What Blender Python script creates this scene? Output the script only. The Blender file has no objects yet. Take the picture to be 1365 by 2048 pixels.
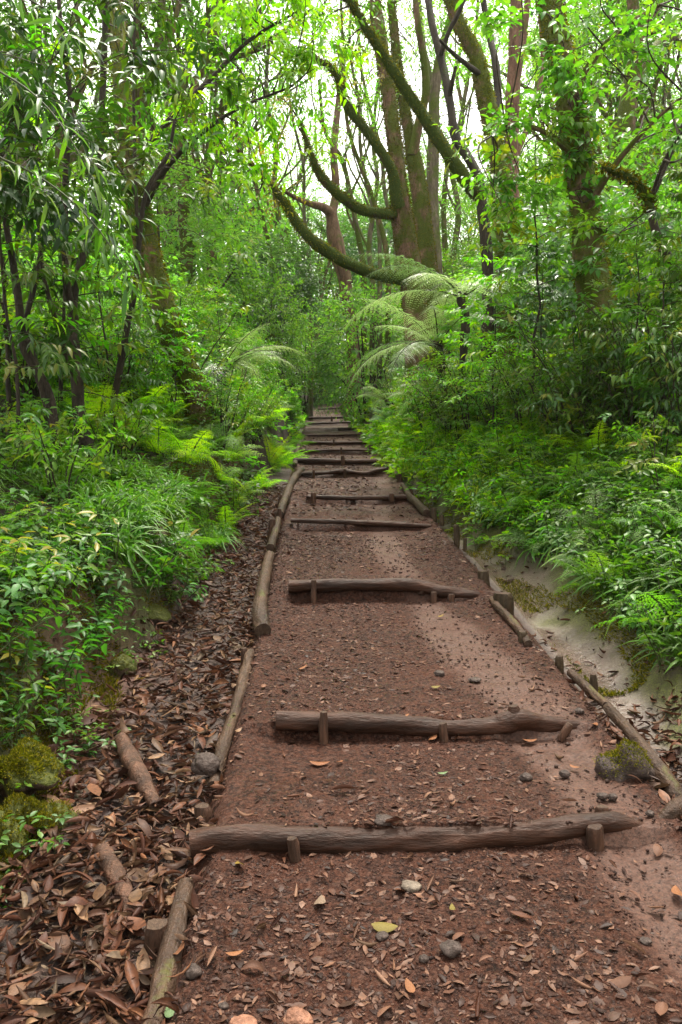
EXPO = 2.14
HAZE = .0003
import bpy, math
import numpy as np
from mathutils import Vector, Matrix, Euler

SC = bpy.context.scene
COL = SC.collection
PI = math.pi

# ------------------------------------------------------------------ camera maths
F = 1577.0
EYE = 1.55
HORIZON, VPX = 923.0, 632.0
PITCH = math.atan((1024 - HORIZON) / F)
YAW = math.atan((682.5 - VPX) / F)
CAM_EUL = Euler((PI / 2 - PITCH, 0, -YAW), 'XYZ')
RM = np.array(CAM_EUL.to_matrix())
CAM = np.array([0, 0, EYE])


def ray(px, py):
    d = RM @ np.array([(px - 682.5) / F, -(py - 1024) / F, -1.0])
    return d


def P(px, py, Y):
    """world point seen at photo pixel (px, py) at distance Y along the path"""
    d = ray(px, py)
    return CAM + d * (Y / d[1])


def project(X):
    q = (np.asarray(X) - CAM) @ RM
    return 682.5 + F * q[..., 0] / -q[..., 2], 1024 - F * q[..., 1] / -q[..., 2], -q[..., 2]


def planeY(py):
    return EYE * F / (py - (HORIZON - .105 * F))


# ------------------------------------------------------------------ noise
class Noise:
    def __init__(self, seed):
        self.t = np.random.default_rng(seed).random((256, 256))

    def __call__(self, x, y):
        x = np.asarray(x, float); y = np.asarray(y, float)
        xi = np.floor(x).astype(int); yi = np.floor(y).astype(int)
        fx = x - xi; fy = y - yi
        fx = fx * fx * (3 - 2 * fx); fy = fy * fy * (3 - 2 * fy)
        t = self.t
        a = t[xi & 255, yi & 255]; b = t[(xi + 1) & 255, yi & 255]
        c = t[xi & 255, (yi + 1) & 255]; d = t[(xi + 1) & 255, (yi + 1) & 255]
        return (a * (1 - fx) + b * fx) * (1 - fy) + (c * (1 - fx) + d * fx) * fy

    def fbm(self, x, y, o=4):
        s = 0; a = .5; n = 0
        for k in range(o):
            s = s + a * self(x * 2 ** k + 17 * k, y * 2 ** k + 31 * k); n += a; a *= .5
        return s / n - .5


N1, N2, N3 = Noise(1), Noise(2), Noise(3)


def sm(a, b, x):
    t = np.clip((x - a) / (b - a), 0, 1)
    return t * t * (3 - 2 * t)


# ------------------------------------------------------------------ terrain
_yy = np.linspace(-20, 400, 4201)
_sl = np.where(_yy < 29, .105, np.where(_yy < 35, .03, np.where(_yy < 58, .122, .05)))
_bz = np.cumsum(_sl) * .1
_bz -= np.interp(0, _yy, _bz)


def base(y):
    return np.interp(y, _yy, _bz)


XL, XR = -.386, 1.34


def bend(y):
    return .012 * np.clip(y - 36, 0, 60) ** 1.4


def hgt(x, y):
    x = np.asarray(x, float); y = np.asarray(y, float)
    b = base(y)
    xx = x - bend(y)
    u = XL - xx
    v = xx - XR
    ub = .66 + .35 * (N1(y * .9, y * 0 + 3.3) - .5) + .12 * (N2(y * 3.1, y * 0 + 1.3) - .5)
    ub = ub * np.clip(1 - (y - 10) / 9, .3, 1)
    bh = .50 + .22 * (N2(y * .7, x * .6) - .5) + .34 * sm(6, 9.5, y)
    zl = -.10 + .02 * sm(.1, .5, u) + bh * sm(ub, ub + .24, u) + .24 * np.clip(u - ub - .15, 0, 2.6) + .05 * np.clip(u - ub - 2.7, 0, 100)
    w = .34 * np.clip(1 - (y - 6) / 9, .12, 1) + .1 * (N1(y * .8, y * 0 + 9.1) - .5)
    zr = -.10 + .02 * sm(.1, .4, v) + (.58 + .34 * sm(6, 10, y)) * sm(w - .12, w + .62 - .22 * sm(6, 10, y), v) + .46 * np.clip(v - w - .4, 0, 2.2) + .10 * np.clip(v - w - 2.6, 0, 100)
    far = sm(.5, 1.4, np.maximum(u, v))
    nz = .10 * N1.fbm(x * 1.3, y * 1.3) * far + .03 * N2.fbm(x * 6, y * 6, 3) * sm(.1, .6, np.maximum(u, v)) + .5 * N3.fbm(x * .12, y * .12, 3) * sm(3, 9, np.maximum(u, v))
    return b + np.where(u > 0, zl, np.where(v > 0, zr, -.12)) + nz


STEPS = [2.62, 3.47, 5.68, 8.33, 10.15, 12.85, 14.6, 16.7, 18.9, 21.7, 24.2, 27.0, 30.5]


def path_z(x, y):
    y = np.asarray(y, float); x = np.asarray(x, float) - bend(y)
    s = np.array([1.0] + STEPS + [34.0])
    k = np.clip(np.searchsorted(s, y) - 1, 0, len(s) - 2)
    t = np.clip((y - s[k]) / (s[k + 1] - s[k]), 0, 1)
    j = np.where(y < 32, .085, .0) * np.where(y < 2.62, .8, 1)
    j = j * (.12 + .88 * sm(XL, XL + .3, x) * (1 - sm(XR - .3, XR - .05, x)))
    return base(y) + j * (.5 - t) - .012


def hit(px, py, fn=None):
    fn = fn or hgt
    d = ray(px, py)
    t = np.arange(1.2, 90, .01)
    X = CAM + d[None] * t[:, None]
    below = X[:, 2] < fn(X[:, 0], X[:, 1])
    i = int(np.argmax(below)) if below.any() else len(t) - 1
    return X[i]


def surf(x, y):
    """top of path or ground"""
    x = np.asarray(x, float); y = np.asarray(y, float)
    xx = x - bend(y)
    inside = (xx > XL) & (xx < XR)
    return np.where(inside, path_z(x, y), hgt(x, y))


# ------------------------------------------------------------------ mesh building
class Geo:
    def __init__(self):
        self.V = []; self.F = []; self.R = []; self.n = 0

    def add(self, V, faces, mat=0, rnd=.5):
        V = np.asarray(V, float).reshape(-1, 3)
        for f in (faces if isinstance(faces, (list, tuple)) else [faces]):
            f = np.asarray(f, int)
            if len(f):
                self.F.append((f + self.n, mat))
        self.V.append(V)
        self.R.append(np.broadcast_to(np.asarray(rnd, float), (len(V),)).copy() if np.ndim(rnd) < 1 or len(np.atleast_1d(rnd)) != len(V) else np.asarray(rnd, float))
        self.n += len(V)

    def mesh(self, name, mats, origin=(0, 0, 0), smooth=True, attrs=None):
        me = bpy.data.meshes.new(name)
        V = np.concatenate(self.V) - np.asarray(origin, float)
        me.vertices.add(len(V)); me.vertices.foreach_set('co', V.astype(np.float32).ravel())
        loops = np.concatenate([f.ravel() for f, _ in self.F]).astype(np.int32)
        lens = np.concatenate([np.full(len(f), f.shape[1]) for f, _ in self.F])
        mi = np.concatenate([np.full(len(f), m) for f, m in self.F]).astype(np.int32)
        st = np.concatenate([[0], np.cumsum(lens)[:-1]]).astype(np.int32)
        me.loops.add(len(loops)); me.loops.foreach_set('vertex_index', loops)
        me.polygons.add(len(lens)); me.polygons.foreach_set('loop_start', st)
        me.polygons.foreach_set('material_index', mi)
        me.polygons.foreach_set('use_smooth', np.full(len(lens), smooth))
        for m in mats:
            me.materials.append(m)
        a = me.attributes.new('rnd', 'FLOAT', 'POINT'); a.data.foreach_set('value', np.concatenate(self.R).astype(np.float32))
        for k, v in (attrs or {}).items():
            a = me.attributes.new(k, 'FLOAT', 'POINT'); a.data.foreach_set('value', np.asarray(v, np.float32).ravel())
        me.update(calc_edges=True); me.validate()
        return me


def link(name, data, parent=None, loc=(0, 0, 0), rot=(0, 0, 0), scale=None):
    o = bpy.data.objects.new(name, data)
    COL.objects.link(o)
    o.location = loc; o.rotation_euler = rot
    if scale is not None:
        o.scale = (scale,) * 3 if np.isscalar(scale) else scale
    if parent:
        o.parent = parent
    return o


def tag(o, label=None, cat=None, group=None, kind=None):
    if label: o['label'] = label
    if cat: o['category'] = cat
    if group: o['group'] = group
    if kind: o['kind'] = kind
    return o


def dup(o, parent=None, **kw):
    c = o.copy(); COL.objects.link(c)
    if parent: c.parent = parent
    for ch in o.children:
        d = ch.copy(); COL.objects.link(d); d.parent = c
    return c


def norm(v):
    return v / np.maximum(np.linalg.norm(v, axis=-1, keepdims=True), 1e-9)


def smooth_poly(pts, rad, sub=4):
    """Catmull-Rom through pts; returns denser points and radii"""
    pts = np.asarray(pts, float); rad = np.asarray(rad, float)
    if len(pts) < 3 or sub < 2:
        return pts, rad
    A = np.vstack([2 * pts[0] - pts[1], pts, 2 * pts[-1] - pts[-2]])
    out = []; ro = []
    for i in range(len(pts) - 1):
        p0, p1, p2, p3 = A[i:i + 4]
        for k in range(sub):
            t = k / sub
            out.append(.5 * ((2 * p1) + (-p0 + p2) * t + (2 * p0 - 5 * p1 + 4 * p2 - p3) * t * t + (-p0 + 3 * p1 - 3 * p2 + p3) * t ** 3))
            ro.append(rad[i] * (1 - t) + rad[i + 1] * t)
    out.append(pts[-1]); ro.append(rad[-1])
    return np.array(out), np.array(ro)


def tube(g, pts, rad, sides=10, mat=0, rough=.06, seed=0, rnd=.5, caps=True, capmat=None, flute=0):
    pts = np.asarray(pts, float); rad = np.asarray(rad, float)
    n = len(pts)
    T = norm(np.gradient(pts, axis=0))
    ref = np.array([0, 0, 1.0]) if abs(T[0][2]) < .8 else np.array([1.0, 0, 0])
    X = norm(np.cross(T[0], ref))
    rg = np.random.default_rng(seed)
    ph = rg.random(4) * 100
    ang = np.arange(sides) * 2 * PI / sides
    V = np.empty((n, sides, 3))
    s = np.concatenate([[0], np.cumsum(np.linalg.norm(np.diff(pts, axis=0), axis=1))])
    for i in range(n):
        X = X - T[i] * np.dot(X, T[i]); X = X / max(np.linalg.norm(X), 1e-9)
        Yv = np.cross(T[i], X)
        r0 = max(np.mean(rad), 1e-4)
        q = s[i] / r0
        k = N1(np.cos(ang) * 1.2 + ph[0] + q * .35, np.sin(ang) * 1.2 + ph[1] + q * .13) - .5
        k2 = N2(ang * 2 + ph[2], np.full(sides, q * .8 + ph[3])) - .5
        rr = rad[i] * (1 + rough * 2 * k + rough * k2 + flute * np.cos(3 * ang + ph[0]))
        V[i] = pts[i] + np.outer(np.cos(ang) * rr, X) + np.outer(np.sin(ang) * rr, Yv)
    idx = np.arange(n * sides).reshape(n, sides)
    a = idx[:-1]; b = np.roll(idx, -1, 1)[:-1]; c = np.roll(idx, -1, 1)[1:]; d = idx[1:]
    g.add(V, np.stack([a, b, c, d], -1).reshape(-1, 4), mat, rnd)
    if caps:
        cm = mat if capmat is None else capmat
        for e, sg in ((0, -1), (n - 1, 1)):
            ring = V[e]; cen = ring.mean(0)
            inner = cen + (ring - cen) * .55 + T[e] * sg * rad[e] * .06
            vv = np.vstack([ring, inner, [cen + T[e] * sg * rad[e] * .03]])
            k = np.arange(sides); k2 = (k + 1) % sides
            q1 = np.stack([k, k2, k2 + sides, k + sides], -1); t1 = np.stack([k + sides, k2 + sides, np.full(sides, 2 * sides)], -1)
            if sg < 0:
                q1 = q1[:, ::-1]; t1 = t1[:, ::-1]
            g.add(vv, [q1, t1], cm, rnd)


LEAF6 = (np.array([[0, 0, 0], [.28, -.44, .07], [.28, 0, 0], [.28, .44, .07], [.65, -.36, .03], [.65, 0, -.05], [.65, .36, .03], [1, 0, -.16]]),
         [np.array([[0, 2, 1], [0, 3, 2], [4, 5, 7], [5, 6, 7]]), np.array([[1, 2, 5, 4], [2, 3, 6, 5]])])
LEAF2 = (np.array([[0, 0, 0], [.42, -.5, .07], [1, 0, -.1], [.42, .5, .07]]), [np.array([[0, 2, 1], [0, 3, 2]])])
LANCE = (np.array([[0, 0, 0], [.25, -.45, .03], [.25, 0, 0], [.25, .45, .03], [.6, -.42, -.05], [.6, 0, -.09], [.6, .42, -.05], [1, 0, -.3]]), LEAF6[1])


def leaves(g, Pp, D, N, L, W, tm=LEAF6, rnd=.5, mat=0):
    n = len(Pp)
    if n == 0:
        return
    D = norm(D)
    S = norm(np.cross(N, D)); N = np.cross(D, S)
    L = np.broadcast_to(L, (n,)); W = np.broadcast_to(W, (n,))
    T, fs = tm
    V = Pp[:, None] + L[:, None, None] * (T[None, :, 0:1] * D[:, None] + T[None, :, 2:3] * N[:, None]) + W[:, None, None] * T[None, :, 1:2] * S[:, None]
    m = len(T)
    off = (np.arange(n) * m)[:, None, None]
    g.add(V.reshape(-1, 3), [(f[None] + off).reshape(-1, f.shape[1]) for f in fs], mat, np.repeat(np.broadcast_to(rnd, (n,)), m))


def twigs(g, P0, P1, P2, r, mat=1):
    n = len(P0)
    ang = np.arange(3) * 2 * PI / 3
    D = norm(P2 - P0); ref = np.where(np.abs(D[:, 2:3]) > .9, [[1., 0, 0]], [[0, 0, 1.]])
    X = norm(np.cross(D, ref)); Y = np.cross(D, X)
    rg = []
    for Q, k in ((P0, 1.), (P1, .75), (P2, .4)):
        for a in ang:
            rg.append(Q + (X * math.cos(a) + Y * math.sin(a)) * (np.broadcast_to(r, (n,)) * k)[:, None])
    V = np.stack(rg, 1)
    f = []
    for s in (0, 3):
        for k in range(3):
            f.append([s + k, s + (k + 1) % 3, s + 3 + (k + 1) % 3, s + 3 + k])
    f = np.array(f)
    g.add(V.reshape(-1, 3), (f[None] + (np.arange(n) * 9)[:, None, None]).reshape(-1, 4), mat, .5)


def spray(g, S, D, Ln, k, L, W, rg, droop=.25, tm=LEAF6, tw=.003, spread=.9, hang=.25, rn=None, flat=.45, lmat=0, tmat=1):
    S = np.asarray(S, float); D = norm(np.asarray(D, float)); n = len(S)
    if n == 0:
        return
    Ln = np.broadcast_to(Ln, (n,))
    t = (np.arange(k) + .7) / k
    Pp = S[:, None] + D[:, None] * (Ln[:, None] * t[None])[..., None]
    Pp[..., 2] -= droop * Ln[:, None] * t[None] ** 2
    tang = np.repeat(D[:, None], k, 1) * 1.0
    tang[..., 2] -= 2 * droop * t[None]
    tang = norm(tang)
    up = np.array([0, 0, 1.0])
    side = norm(np.cross(tang, up) + 1e-4)
    roll = rg.normal(0, flat, (n, 1, 1))
    u2 = np.cross(side, tang)
    side = side * np.cos(roll) + u2 * np.sin(roll)
    sg = np.where((np.arange(k) % 2) == 0, 1, -1)[None, :, None]
    fwd = np.where(np.arange(k) == k - 1, 2.5, .55)[None, :, None]
    LD = tang * fwd + side * sg * spread + rg.normal(0, .28, (n, k, 3))
    LD[..., 2] -= hang
    Nn = np.cross(side, tang) + rg.normal(0, .35, (n, k, 3)); Nn[..., 2] += .5
    ll = L * (.65 + .6 * rg.random((n, k)))
    rnd = np.clip((rg.random((n, 1)) if rn is None else np.asarray(rn).reshape(n, 1)) * .7 + .3 * rg.random((n, k)) , 0, 1)
    leaves(g, Pp.reshape(-1, 3), LD.reshape(-1, 3), Nn.reshape(-1, 3), ll.ravel(), ll.ravel() * (W / L), tm, rnd.ravel(), lmat)
    if tw:
        mid = S + D * (Ln * .5)[:, None]; mid[:, 2] -= droop * Ln * .25
        end = S + D * Ln[:, None]; end[:, 2] -= droop * Ln
        twigs(g, S, mid, end, tw, tmat)


# ------------------------------------------------------------------ materials
def nmat(name):
    m = bpy.data.materials.new(name); m.use_nodes = True
    nt = m.node_tree
    for n in list(nt.nodes):
        nt.nodes.remove(n)
    return m, nt, nt.nodes, nt.links


def ramp(nd, cols, interp='LINEAR'):
    r = nd.new('ShaderNodeValToRGB'); r.color_ramp.interpolation = interp
    e = r.color_ramp.elements
    while len(e) < len(cols):
        e.new(.5)
    for i, (p, c) in enumerate(cols):
        e[i].position = p; e[i].color = (*c, 1)
    return r


def mixc(nd, lk, fac, a, b, mode='MIX'):
    m = nd.new('ShaderNodeMix'); m.data_type = 'RGBA'; m.blend_type = mode
    for sock, v in ((m.inputs[0], fac), (m.inputs[6], a), (m.inputs[7], b)):
        if isinstance(v, (int, float)):
            sock.default_value = v
        elif isinstance(v, tuple):
            sock.default_value = (*v, 1)
        else:
            lk.new(v, sock)
    return m.outputs[2]


def attr(nd, name):
    a = nd.new('ShaderNodeAttribute'); a.attribute_name = name
    return a.outputs['Fac']


def noise(nd, lk, scale, detail=4, rough=.55, vec=None):
    n = nd.new('ShaderNodeTexNoise'); n.inputs['Scale'].default_value = scale
    n.inputs['Detail'].default_value = detail; n.inputs['Roughness'].default_value = rough
    if vec is not None:
        lk.new(vec, n.inputs['Vector'])
    return n.outputs['Fac']


def math_n(nd, lk, op, a, b=None, c=None, clamp=False):
    m = nd.new('ShaderNodeMath'); m.operation = op; m.use_clamp = clamp
    for s, v in zip(m.inputs, (a, b, c)):
        if v is None: continue
        if isinstance(v, (int, float)): s.default_value = v
        else: lk.new(v, s)
    return m.outputs[0]


def mapr(nd, lk, v, a, b, c=0, d=1):
    m = nd.new('ShaderNodeMapRange'); lk.new(v, m.inputs[0])
    for i, x in enumerate((a, b, c, d)):
        m.inputs[i + 1].default_value = x
    return m.outputs[0]


def leaf_mat(name, cols, trans=.38, rough=.42, tcol=(1.0, 1.25, .25), spec=.26, vary=.25):
    m, nt, nd, lk = nmat(name)
    out = nd.new('ShaderNodeOutputMaterial')
    r = ramp(nd, [(i / (len(cols) - 1), (c[0] * 1.5, c[1] * 1.12, c[2] * .92)) for i, c in enumerate(cols)])
    lk.new(attr(nd, 'rnd'), r.inputs[0])
    oi = nd.new('ShaderNodeObjectInfo')
    hs = nd.new('ShaderNodeHueSaturation')
    lk.new(r.outputs[0], hs.inputs['Color'])
    lk.new(mapr(nd, lk, oi.outputs['Random'], 0, 1, 1 - vary, 1 + vary), hs.inputs['Value'])
    lk.new(mapr(nd, lk, oi.outputs['Random'], 0, 1, .49, .512), hs.inputs['Hue'])
    col = hs.outputs[0]
    p = nd.new('ShaderNodeBsdfPrincipled'); lk.new(col, p.inputs['Base Color'])
    p.inputs['Roughness'].default_value = rough
    p.inputs['Specular IOR Level'].default_value = spec
    t = nd.new('ShaderNodeBsdfTranslucent')
    lk.new(mixc(nd, lk, 1.0, col, tuple(2 * c for c in tcol), 'MULTIPLY'), t.inputs['Color'])
    mx = nd.new('ShaderNodeMixShader'); mx.inputs[0].default_value = trans
    lk.new(p.outputs[0], mx.inputs[1]); lk.new(t.outputs[0], mx.inputs[2])
    lk.new(mx.outputs[0], out.inputs[0])
    return m


def bark_mat(name, dark, light, moss=None, amt=.5, rough=.75, scale=6, bump=.5, stretch=.25, upw=.6, axis=None):
    m, nt, nd, lk = nmat(name)
    out = nd.new('ShaderNodeOutputMaterial')
    tc = nd.new('ShaderNodeTexCoord')
    mp = nd.new('ShaderNodeMapping'); mp.inputs['Scale'].default_value = axis or (1, 1, stretch)
    lk.new(tc.outputs['Object'], mp.inputs['Vector'])
    n1 = noise(nd, lk, scale, 6, .65, mp.outputs[0])
    n2 = noise(nd, lk, scale * 6, 5, .6, mp.outputs[0])
    col = mixc(nd, lk, mapr(nd, lk, n1, .35, .65), dark, light)
    col = mixc(nd, lk, mapr(nd, lk, n2, .35, .7), mixc(nd, lk, .5, col, (.01, .008, .006)), col)
    h = math_n(nd, lk, 'ADD', n1, n2)
    p = nd.new('ShaderNodeBsdfPrincipled')
    if moss:
        g = nd.new('ShaderNodeNewGeometry'); sx = nd.new('ShaderNodeSeparateXYZ'); lk.new(g.outputs['Normal'], sx.inputs[0])
        n3 = noise(nd, lk, 2.2, 5, .65, tc.outputs['Object'])
        n4 = noise(nd, lk, 45, 3, .6, tc.outputs['Object'])
        f = math_n(nd, lk, 'ADD', n3, math_n(nd, lk, 'MULTIPLY', sx.outputs[2], upw * .35))
        f = math_n(nd, lk, 'ADD', f, math_n(nd, lk, 'MULTIPLY', n4, .18))
        fac = mapr(nd, lk, f, .92 - amt * .62, 1.04 - amt * .62)
        mc = mixc(nd, lk, mapr(nd, lk, n4, .3, .7), moss, tuple(min(1, c * k) for c, k in zip(moss, (2.0, 1.8, 1.6))))
        col = mixc(nd, lk, fac, col, mc)
        h = math_n(nd, lk, 'ADD', h, math_n(nd, lk, 'MULTIPLY', n4, 1.0))
    lk.new(col, p.inputs['Base Color'])
    p.inputs['Roughness'].default_value = rough
    p.inputs['Specular IOR Level'].default_value = .16
    b = nd.new('ShaderNodeBump'); b.inputs['Strength'].default_value = bump; b.inputs['Distance'].default_value = .03
    lk.new(h, b.inputs['Height']); lk.new(b.outputs[0], p.inputs['Normal'])
    lk.new(p.outputs[0], out.inputs[0])
    return m


def dead_leaf_mat(name, cols, rough=.5, obj=False, trans=.12):
    m, nt, nd, lk = nmat(name)
    out = nd.new('ShaderNodeOutputMaterial')
    r = ramp(nd, [(i / (len(cols) - 1), c) for i, c in enumerate(cols)])
    if obj:
        oi = nd.new('ShaderNodeObjectInfo'); lk.new(oi.outputs['Random'], r.inputs[0])
    else:
        lk.new(attr(nd, 'rnd'), r.inputs[0])
    tc = nd.new('ShaderNodeTexCoord')
    n = noise(nd, lk, 60, 4, .6, tc.outputs['Object'])
    col = mixc(nd, lk, mapr(nd, lk, n, .35, .7), mixc(nd, lk, .55, r.outputs[0], (.02, .012, .01)), r.outputs[0])
    p = nd.new('ShaderNodeBsdfPrincipled'); lk.new(col, p.inputs['Base Color'])
    p.inputs['Roughness'].default_value = rough; p.inputs['Specular IOR Level'].default_value = .14
    b = nd.new('ShaderNodeBump'); b.inputs['Strength'].default_value = .35; b.inputs['Distance'].default_value = .004
    lk.new(n, b.inputs['Height']); lk.new(b.outputs[0], p.inputs['Normal'])
    t = nd.new('ShaderNodeBsdfTranslucent'); lk.new(col, t.inputs['Color'])
    mx = nd.new('ShaderNodeMixShader'); mx.inputs[0].default_value = trans
    lk.new(p.outputs[0], mx.inputs[1]); lk.new(t.outputs[0], mx.inputs[2])
    lk.new(mx.outputs[0], out.inputs[0])
    return m


def ground_mat():
    m, nt, nd, lk = nmat('forest_soil')
    out = nd.new('ShaderNodeOutputMaterial')
    tc = nd.new('ShaderNodeTexCoord'); co = tc.outputs['Object']
    n1 = noise(nd, lk, 3, 6, .6, co); n2 = noise(nd, lk, 28, 5, .65, co); n3 = noise(nd, lk, 120, 3, .6, co)
    soil = mixc(nd, lk, mapr(nd, lk, n2, .35, .65), (.012, .007, .005), (.050, .024, .015))
    red = mixc(nd, lk, mapr(nd, lk, n2, .3, .7), (.055, .018, .012), (.11, .040, .026))
    mud = mixc(nd, lk, mapr(nd, lk, n1, .35, .65), (.062, .039, .031), (.128, .088, .072))
    mud = mixc(nd, lk, mapr(nd, lk, n2, .5, .75), mud, (.12, .082, .062))
    mossc = mixc(nd, lk, mapr(nd, lk, n3, .3, .7), (.028, .038, .005), (.100, .112, .010))
    col = mixc(nd, lk, attr(nd, 'red'), soil, red)
    col = mixc(nd, lk, attr(nd, 'mud'), col, mud)
    mf = math_n(nd, lk, 'MULTIPLY', attr(nd, 'moss'), mapr(nd, lk, math_n(nd, lk, 'ADD', n1, math_n(nd, lk, 'MULTIPLY', n2, .5)), .54, .78), clamp=True)
    col = mixc(nd, lk, mf, col, mossc)
    col = mixc(nd, lk, mapr(nd, lk, n3, .42, .60, .4, 0), col, (.03, .018, .012))
    p = nd.new('ShaderNodeBsdfPrincipled'); lk.new(col, p.inputs['Base Color'])
    lk.new(mapr(nd, lk, math_n(nd, lk, 'SUBTRACT', attr(nd, 'mud'), mf), 0, 1, .85, .2), p.inputs['Roughness'])
    h = math_n(nd, lk, 'ADD', math_n(nd, lk, 'MULTIPLY', n2, .6), math_n(nd, lk, 'MULTIPLY', n3, .3))
    b = nd.new('ShaderNodeBump'); b.inputs['Distance'].default_value = .03
    lk.new(mapr(nd, lk, math_n(nd, lk, 'SUBTRACT', attr(nd, 'mud'), mf), 0, 1, .7, .3), b.inputs['Strength'])
    lk.new(h, b.inputs['Height']); lk.new(b.outputs[0], p.inputs['Normal'])
    lk.new(p.outputs[0], out.inputs[0])
    return m


def path_mat():
    m, nt, nd, lk = nmat('trodden_earth')
    out = nd.new('ShaderNodeOutputMaterial')
    tc = nd.new('ShaderNodeTexCoord'); co = tc.outputs['Object']
    n1 = noise(nd, lk, 2.5, 5, .6, co); n2 = noise(nd, lk, 30, 6, .7, co); n3 = noise(nd, lk, 140, 4, .65, co)
    vo = nd.new('ShaderNodeTexVoronoi'); vo.inputs['Scale'].default_value = 48; lk.new(co, vo.inputs['Vector'])
    w = attr(nd, 'worn')
    dark = mixc(nd, lk, mapr(nd, lk, n2, .40, .60), (.008, .0028, .0016), (.050, .0172, .0086))
    dark = mixc(nd, lk, mapr(nd, lk, n1, .45, .7), dark, mixc(nd, lk, .6, dark, (.050, .018, .010)))
    sx = nd.new('ShaderNodeSeparateColor'); lk.new(vo.outputs['Color'], sx.inputs[0])
    p = nd.new('ShaderNodeBsdfPrincipled'); p.inputs['Specular IOR Level'].default_value = .13
    dark = mixc(nd, lk, mapr(nd, lk, sx.outputs[0], .75, 1.0, 0, .55), dark, (.062, .034, .025))
    pale = mixc(nd, lk, mapr(nd, lk, n3, .35, .65), (.046, .0225, .0155), (.078, .045, .034))
    pale = mixc(nd, lk, mapr(nd, lk, n2, .52, .72), pale, (.030, .0145, .010))
    col = mixc(nd, lk, w, dark, pale)
    n5 = noise(nd, lk, 75, 4, .75, co)
    col = mixc(nd, lk, mapr(nd, lk, n5, .50, .62, 0, .55), col, (.105, .050, .033))
    col = mixc(nd, lk, mapr(nd, lk, n5, .34, .45, .75, 0), col, (.007, .003, .002))
    lk.new(col, p.inputs['Base Color'])
    lk.new(mapr(nd, lk, math_n(nd, lk, 'ADD', n1, math_n(nd, lk, 'MULTIPLY', n2, .4)), .55, .85, .42, .8), p.inputs['Roughness'])
    h = math_n(nd, lk, 'ADD', n2, math_n(nd, lk, 'MULTIPLY', n3, .45))
    h = math_n(nd, lk, 'SUBTRACT', h, math_n(nd, lk, 'MULTIPLY', vo.outputs['Distance'], .35))
    b = nd.new('ShaderNodeBump'); b.inputs['Distance'].default_value = .022
    lk.new(mapr(nd, lk, w, 0, 1, .9, .35), b.inputs['Strength'])
    lk.new(h, b.inputs['Height']); lk.new(b.outputs[0], p.inputs['Normal'])
    lk.new(p.outputs[0], out.inputs[0])
    return m


def stone_mat(name, a, b_, moss=None, amt=.5, rough=.6):
    return bark_mat(name, a, b_, moss, amt, rough, 9, .5, 1.0, upw=1.3)


M = {}
M['ground'] = ground_mat()
M['path'] = path_mat()
M['log'] = bark_mat('wet_log', (.020, .0082, .0045), (.070, .030, .017), None, 0, .5, 11, .42, 1.0, axis=(.2, 1, 1))
M['edge'] = bark_mat('weathered_log', (.026, .014, .0085), (.085, .048, .029), (.035, .042, .008), .08, .55, 11, .45, 1.0, axis=(1, .2, 1))
M['cut'] = bark_mat('cut_wood', (.035, .02, .014), (.09, .055, .035), None, 0, .7, 14, .4, 1.0)
M['peg'] = bark_mat('peg_wood', (.035, .02, .014), (.13, .065, .040), None, 0, .55, 14, .5, .2)
M['mosspeg'] = bark_mat('mossy_peg', (.035, .025, .014), (.10, .065, .035), (.055, .06, .008), .4, .6, 14, .5, .2)
M['redbark'] = bark_mat('red_brown_bark', (.12, .060, .038), (.31, .175, .118), (.05, .065, .008), .40, .75, 7, .6)
M['mossred'] = bark_mat('mossy_red_bark', (.10, .055, .034), (.28, .165, .11), (.045, .060, .007), .58, .78, 7, .7)
M['mossbark'] = bark_mat('mossy_bark', (.11, .062, .038), (.30, .185, .12), (.045, .062, .007), .70, .8, 7, .7)
M['fullmoss'] = bark_mat('moss_covered_bark', (.04, .03, .018), (.10, .07, .04), (.030, .048, .007), .98, .85, 7, .8)
M['darkbark'] = bark_mat('dark_stem', (.020, .016, .011), (.065, .048, .032), (.02, .028, .006), .35, .7, 12, .5)
M['twig'] = bark_mat('twig', (.03, .022, .013), (.085, .06, .035), None, 0, .7, 30, .2, 1.0)
M['stem'] = bark_mat('green_stem', (.03, .045, .012), (.06, .075, .02), None, 0, .6, 30, .1, 1.0)
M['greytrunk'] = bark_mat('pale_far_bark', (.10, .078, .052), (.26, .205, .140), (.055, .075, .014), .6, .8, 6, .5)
M['rock'] = stone_mat('dark_rock', (.03, .019, .013), (.10, .062, .042), (.030, .036, .005), .50)
M['mossrock'] = stone_mat('moss_rock', (.035, .022, .014), (.10, .06, .035), (.070, .085, .006), .82)
M['stone'] = stone_mat('pebble', (.035, .024, .020), (.10, .072, .060))
M['palestone'] = stone_mat('pale_pebble', (.13, .10, .075), (.23, .185, .14))
M['redstone'] = stone_mat('red_pebble', (.20, .09, .055), (.32, .16, .10))
M['moss'] = leaf_mat('moss_tufts', [(.022, .032, .003), (.052, .064, .005), (.11, .11, .008)], .25, .8, spec=.1)

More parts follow.
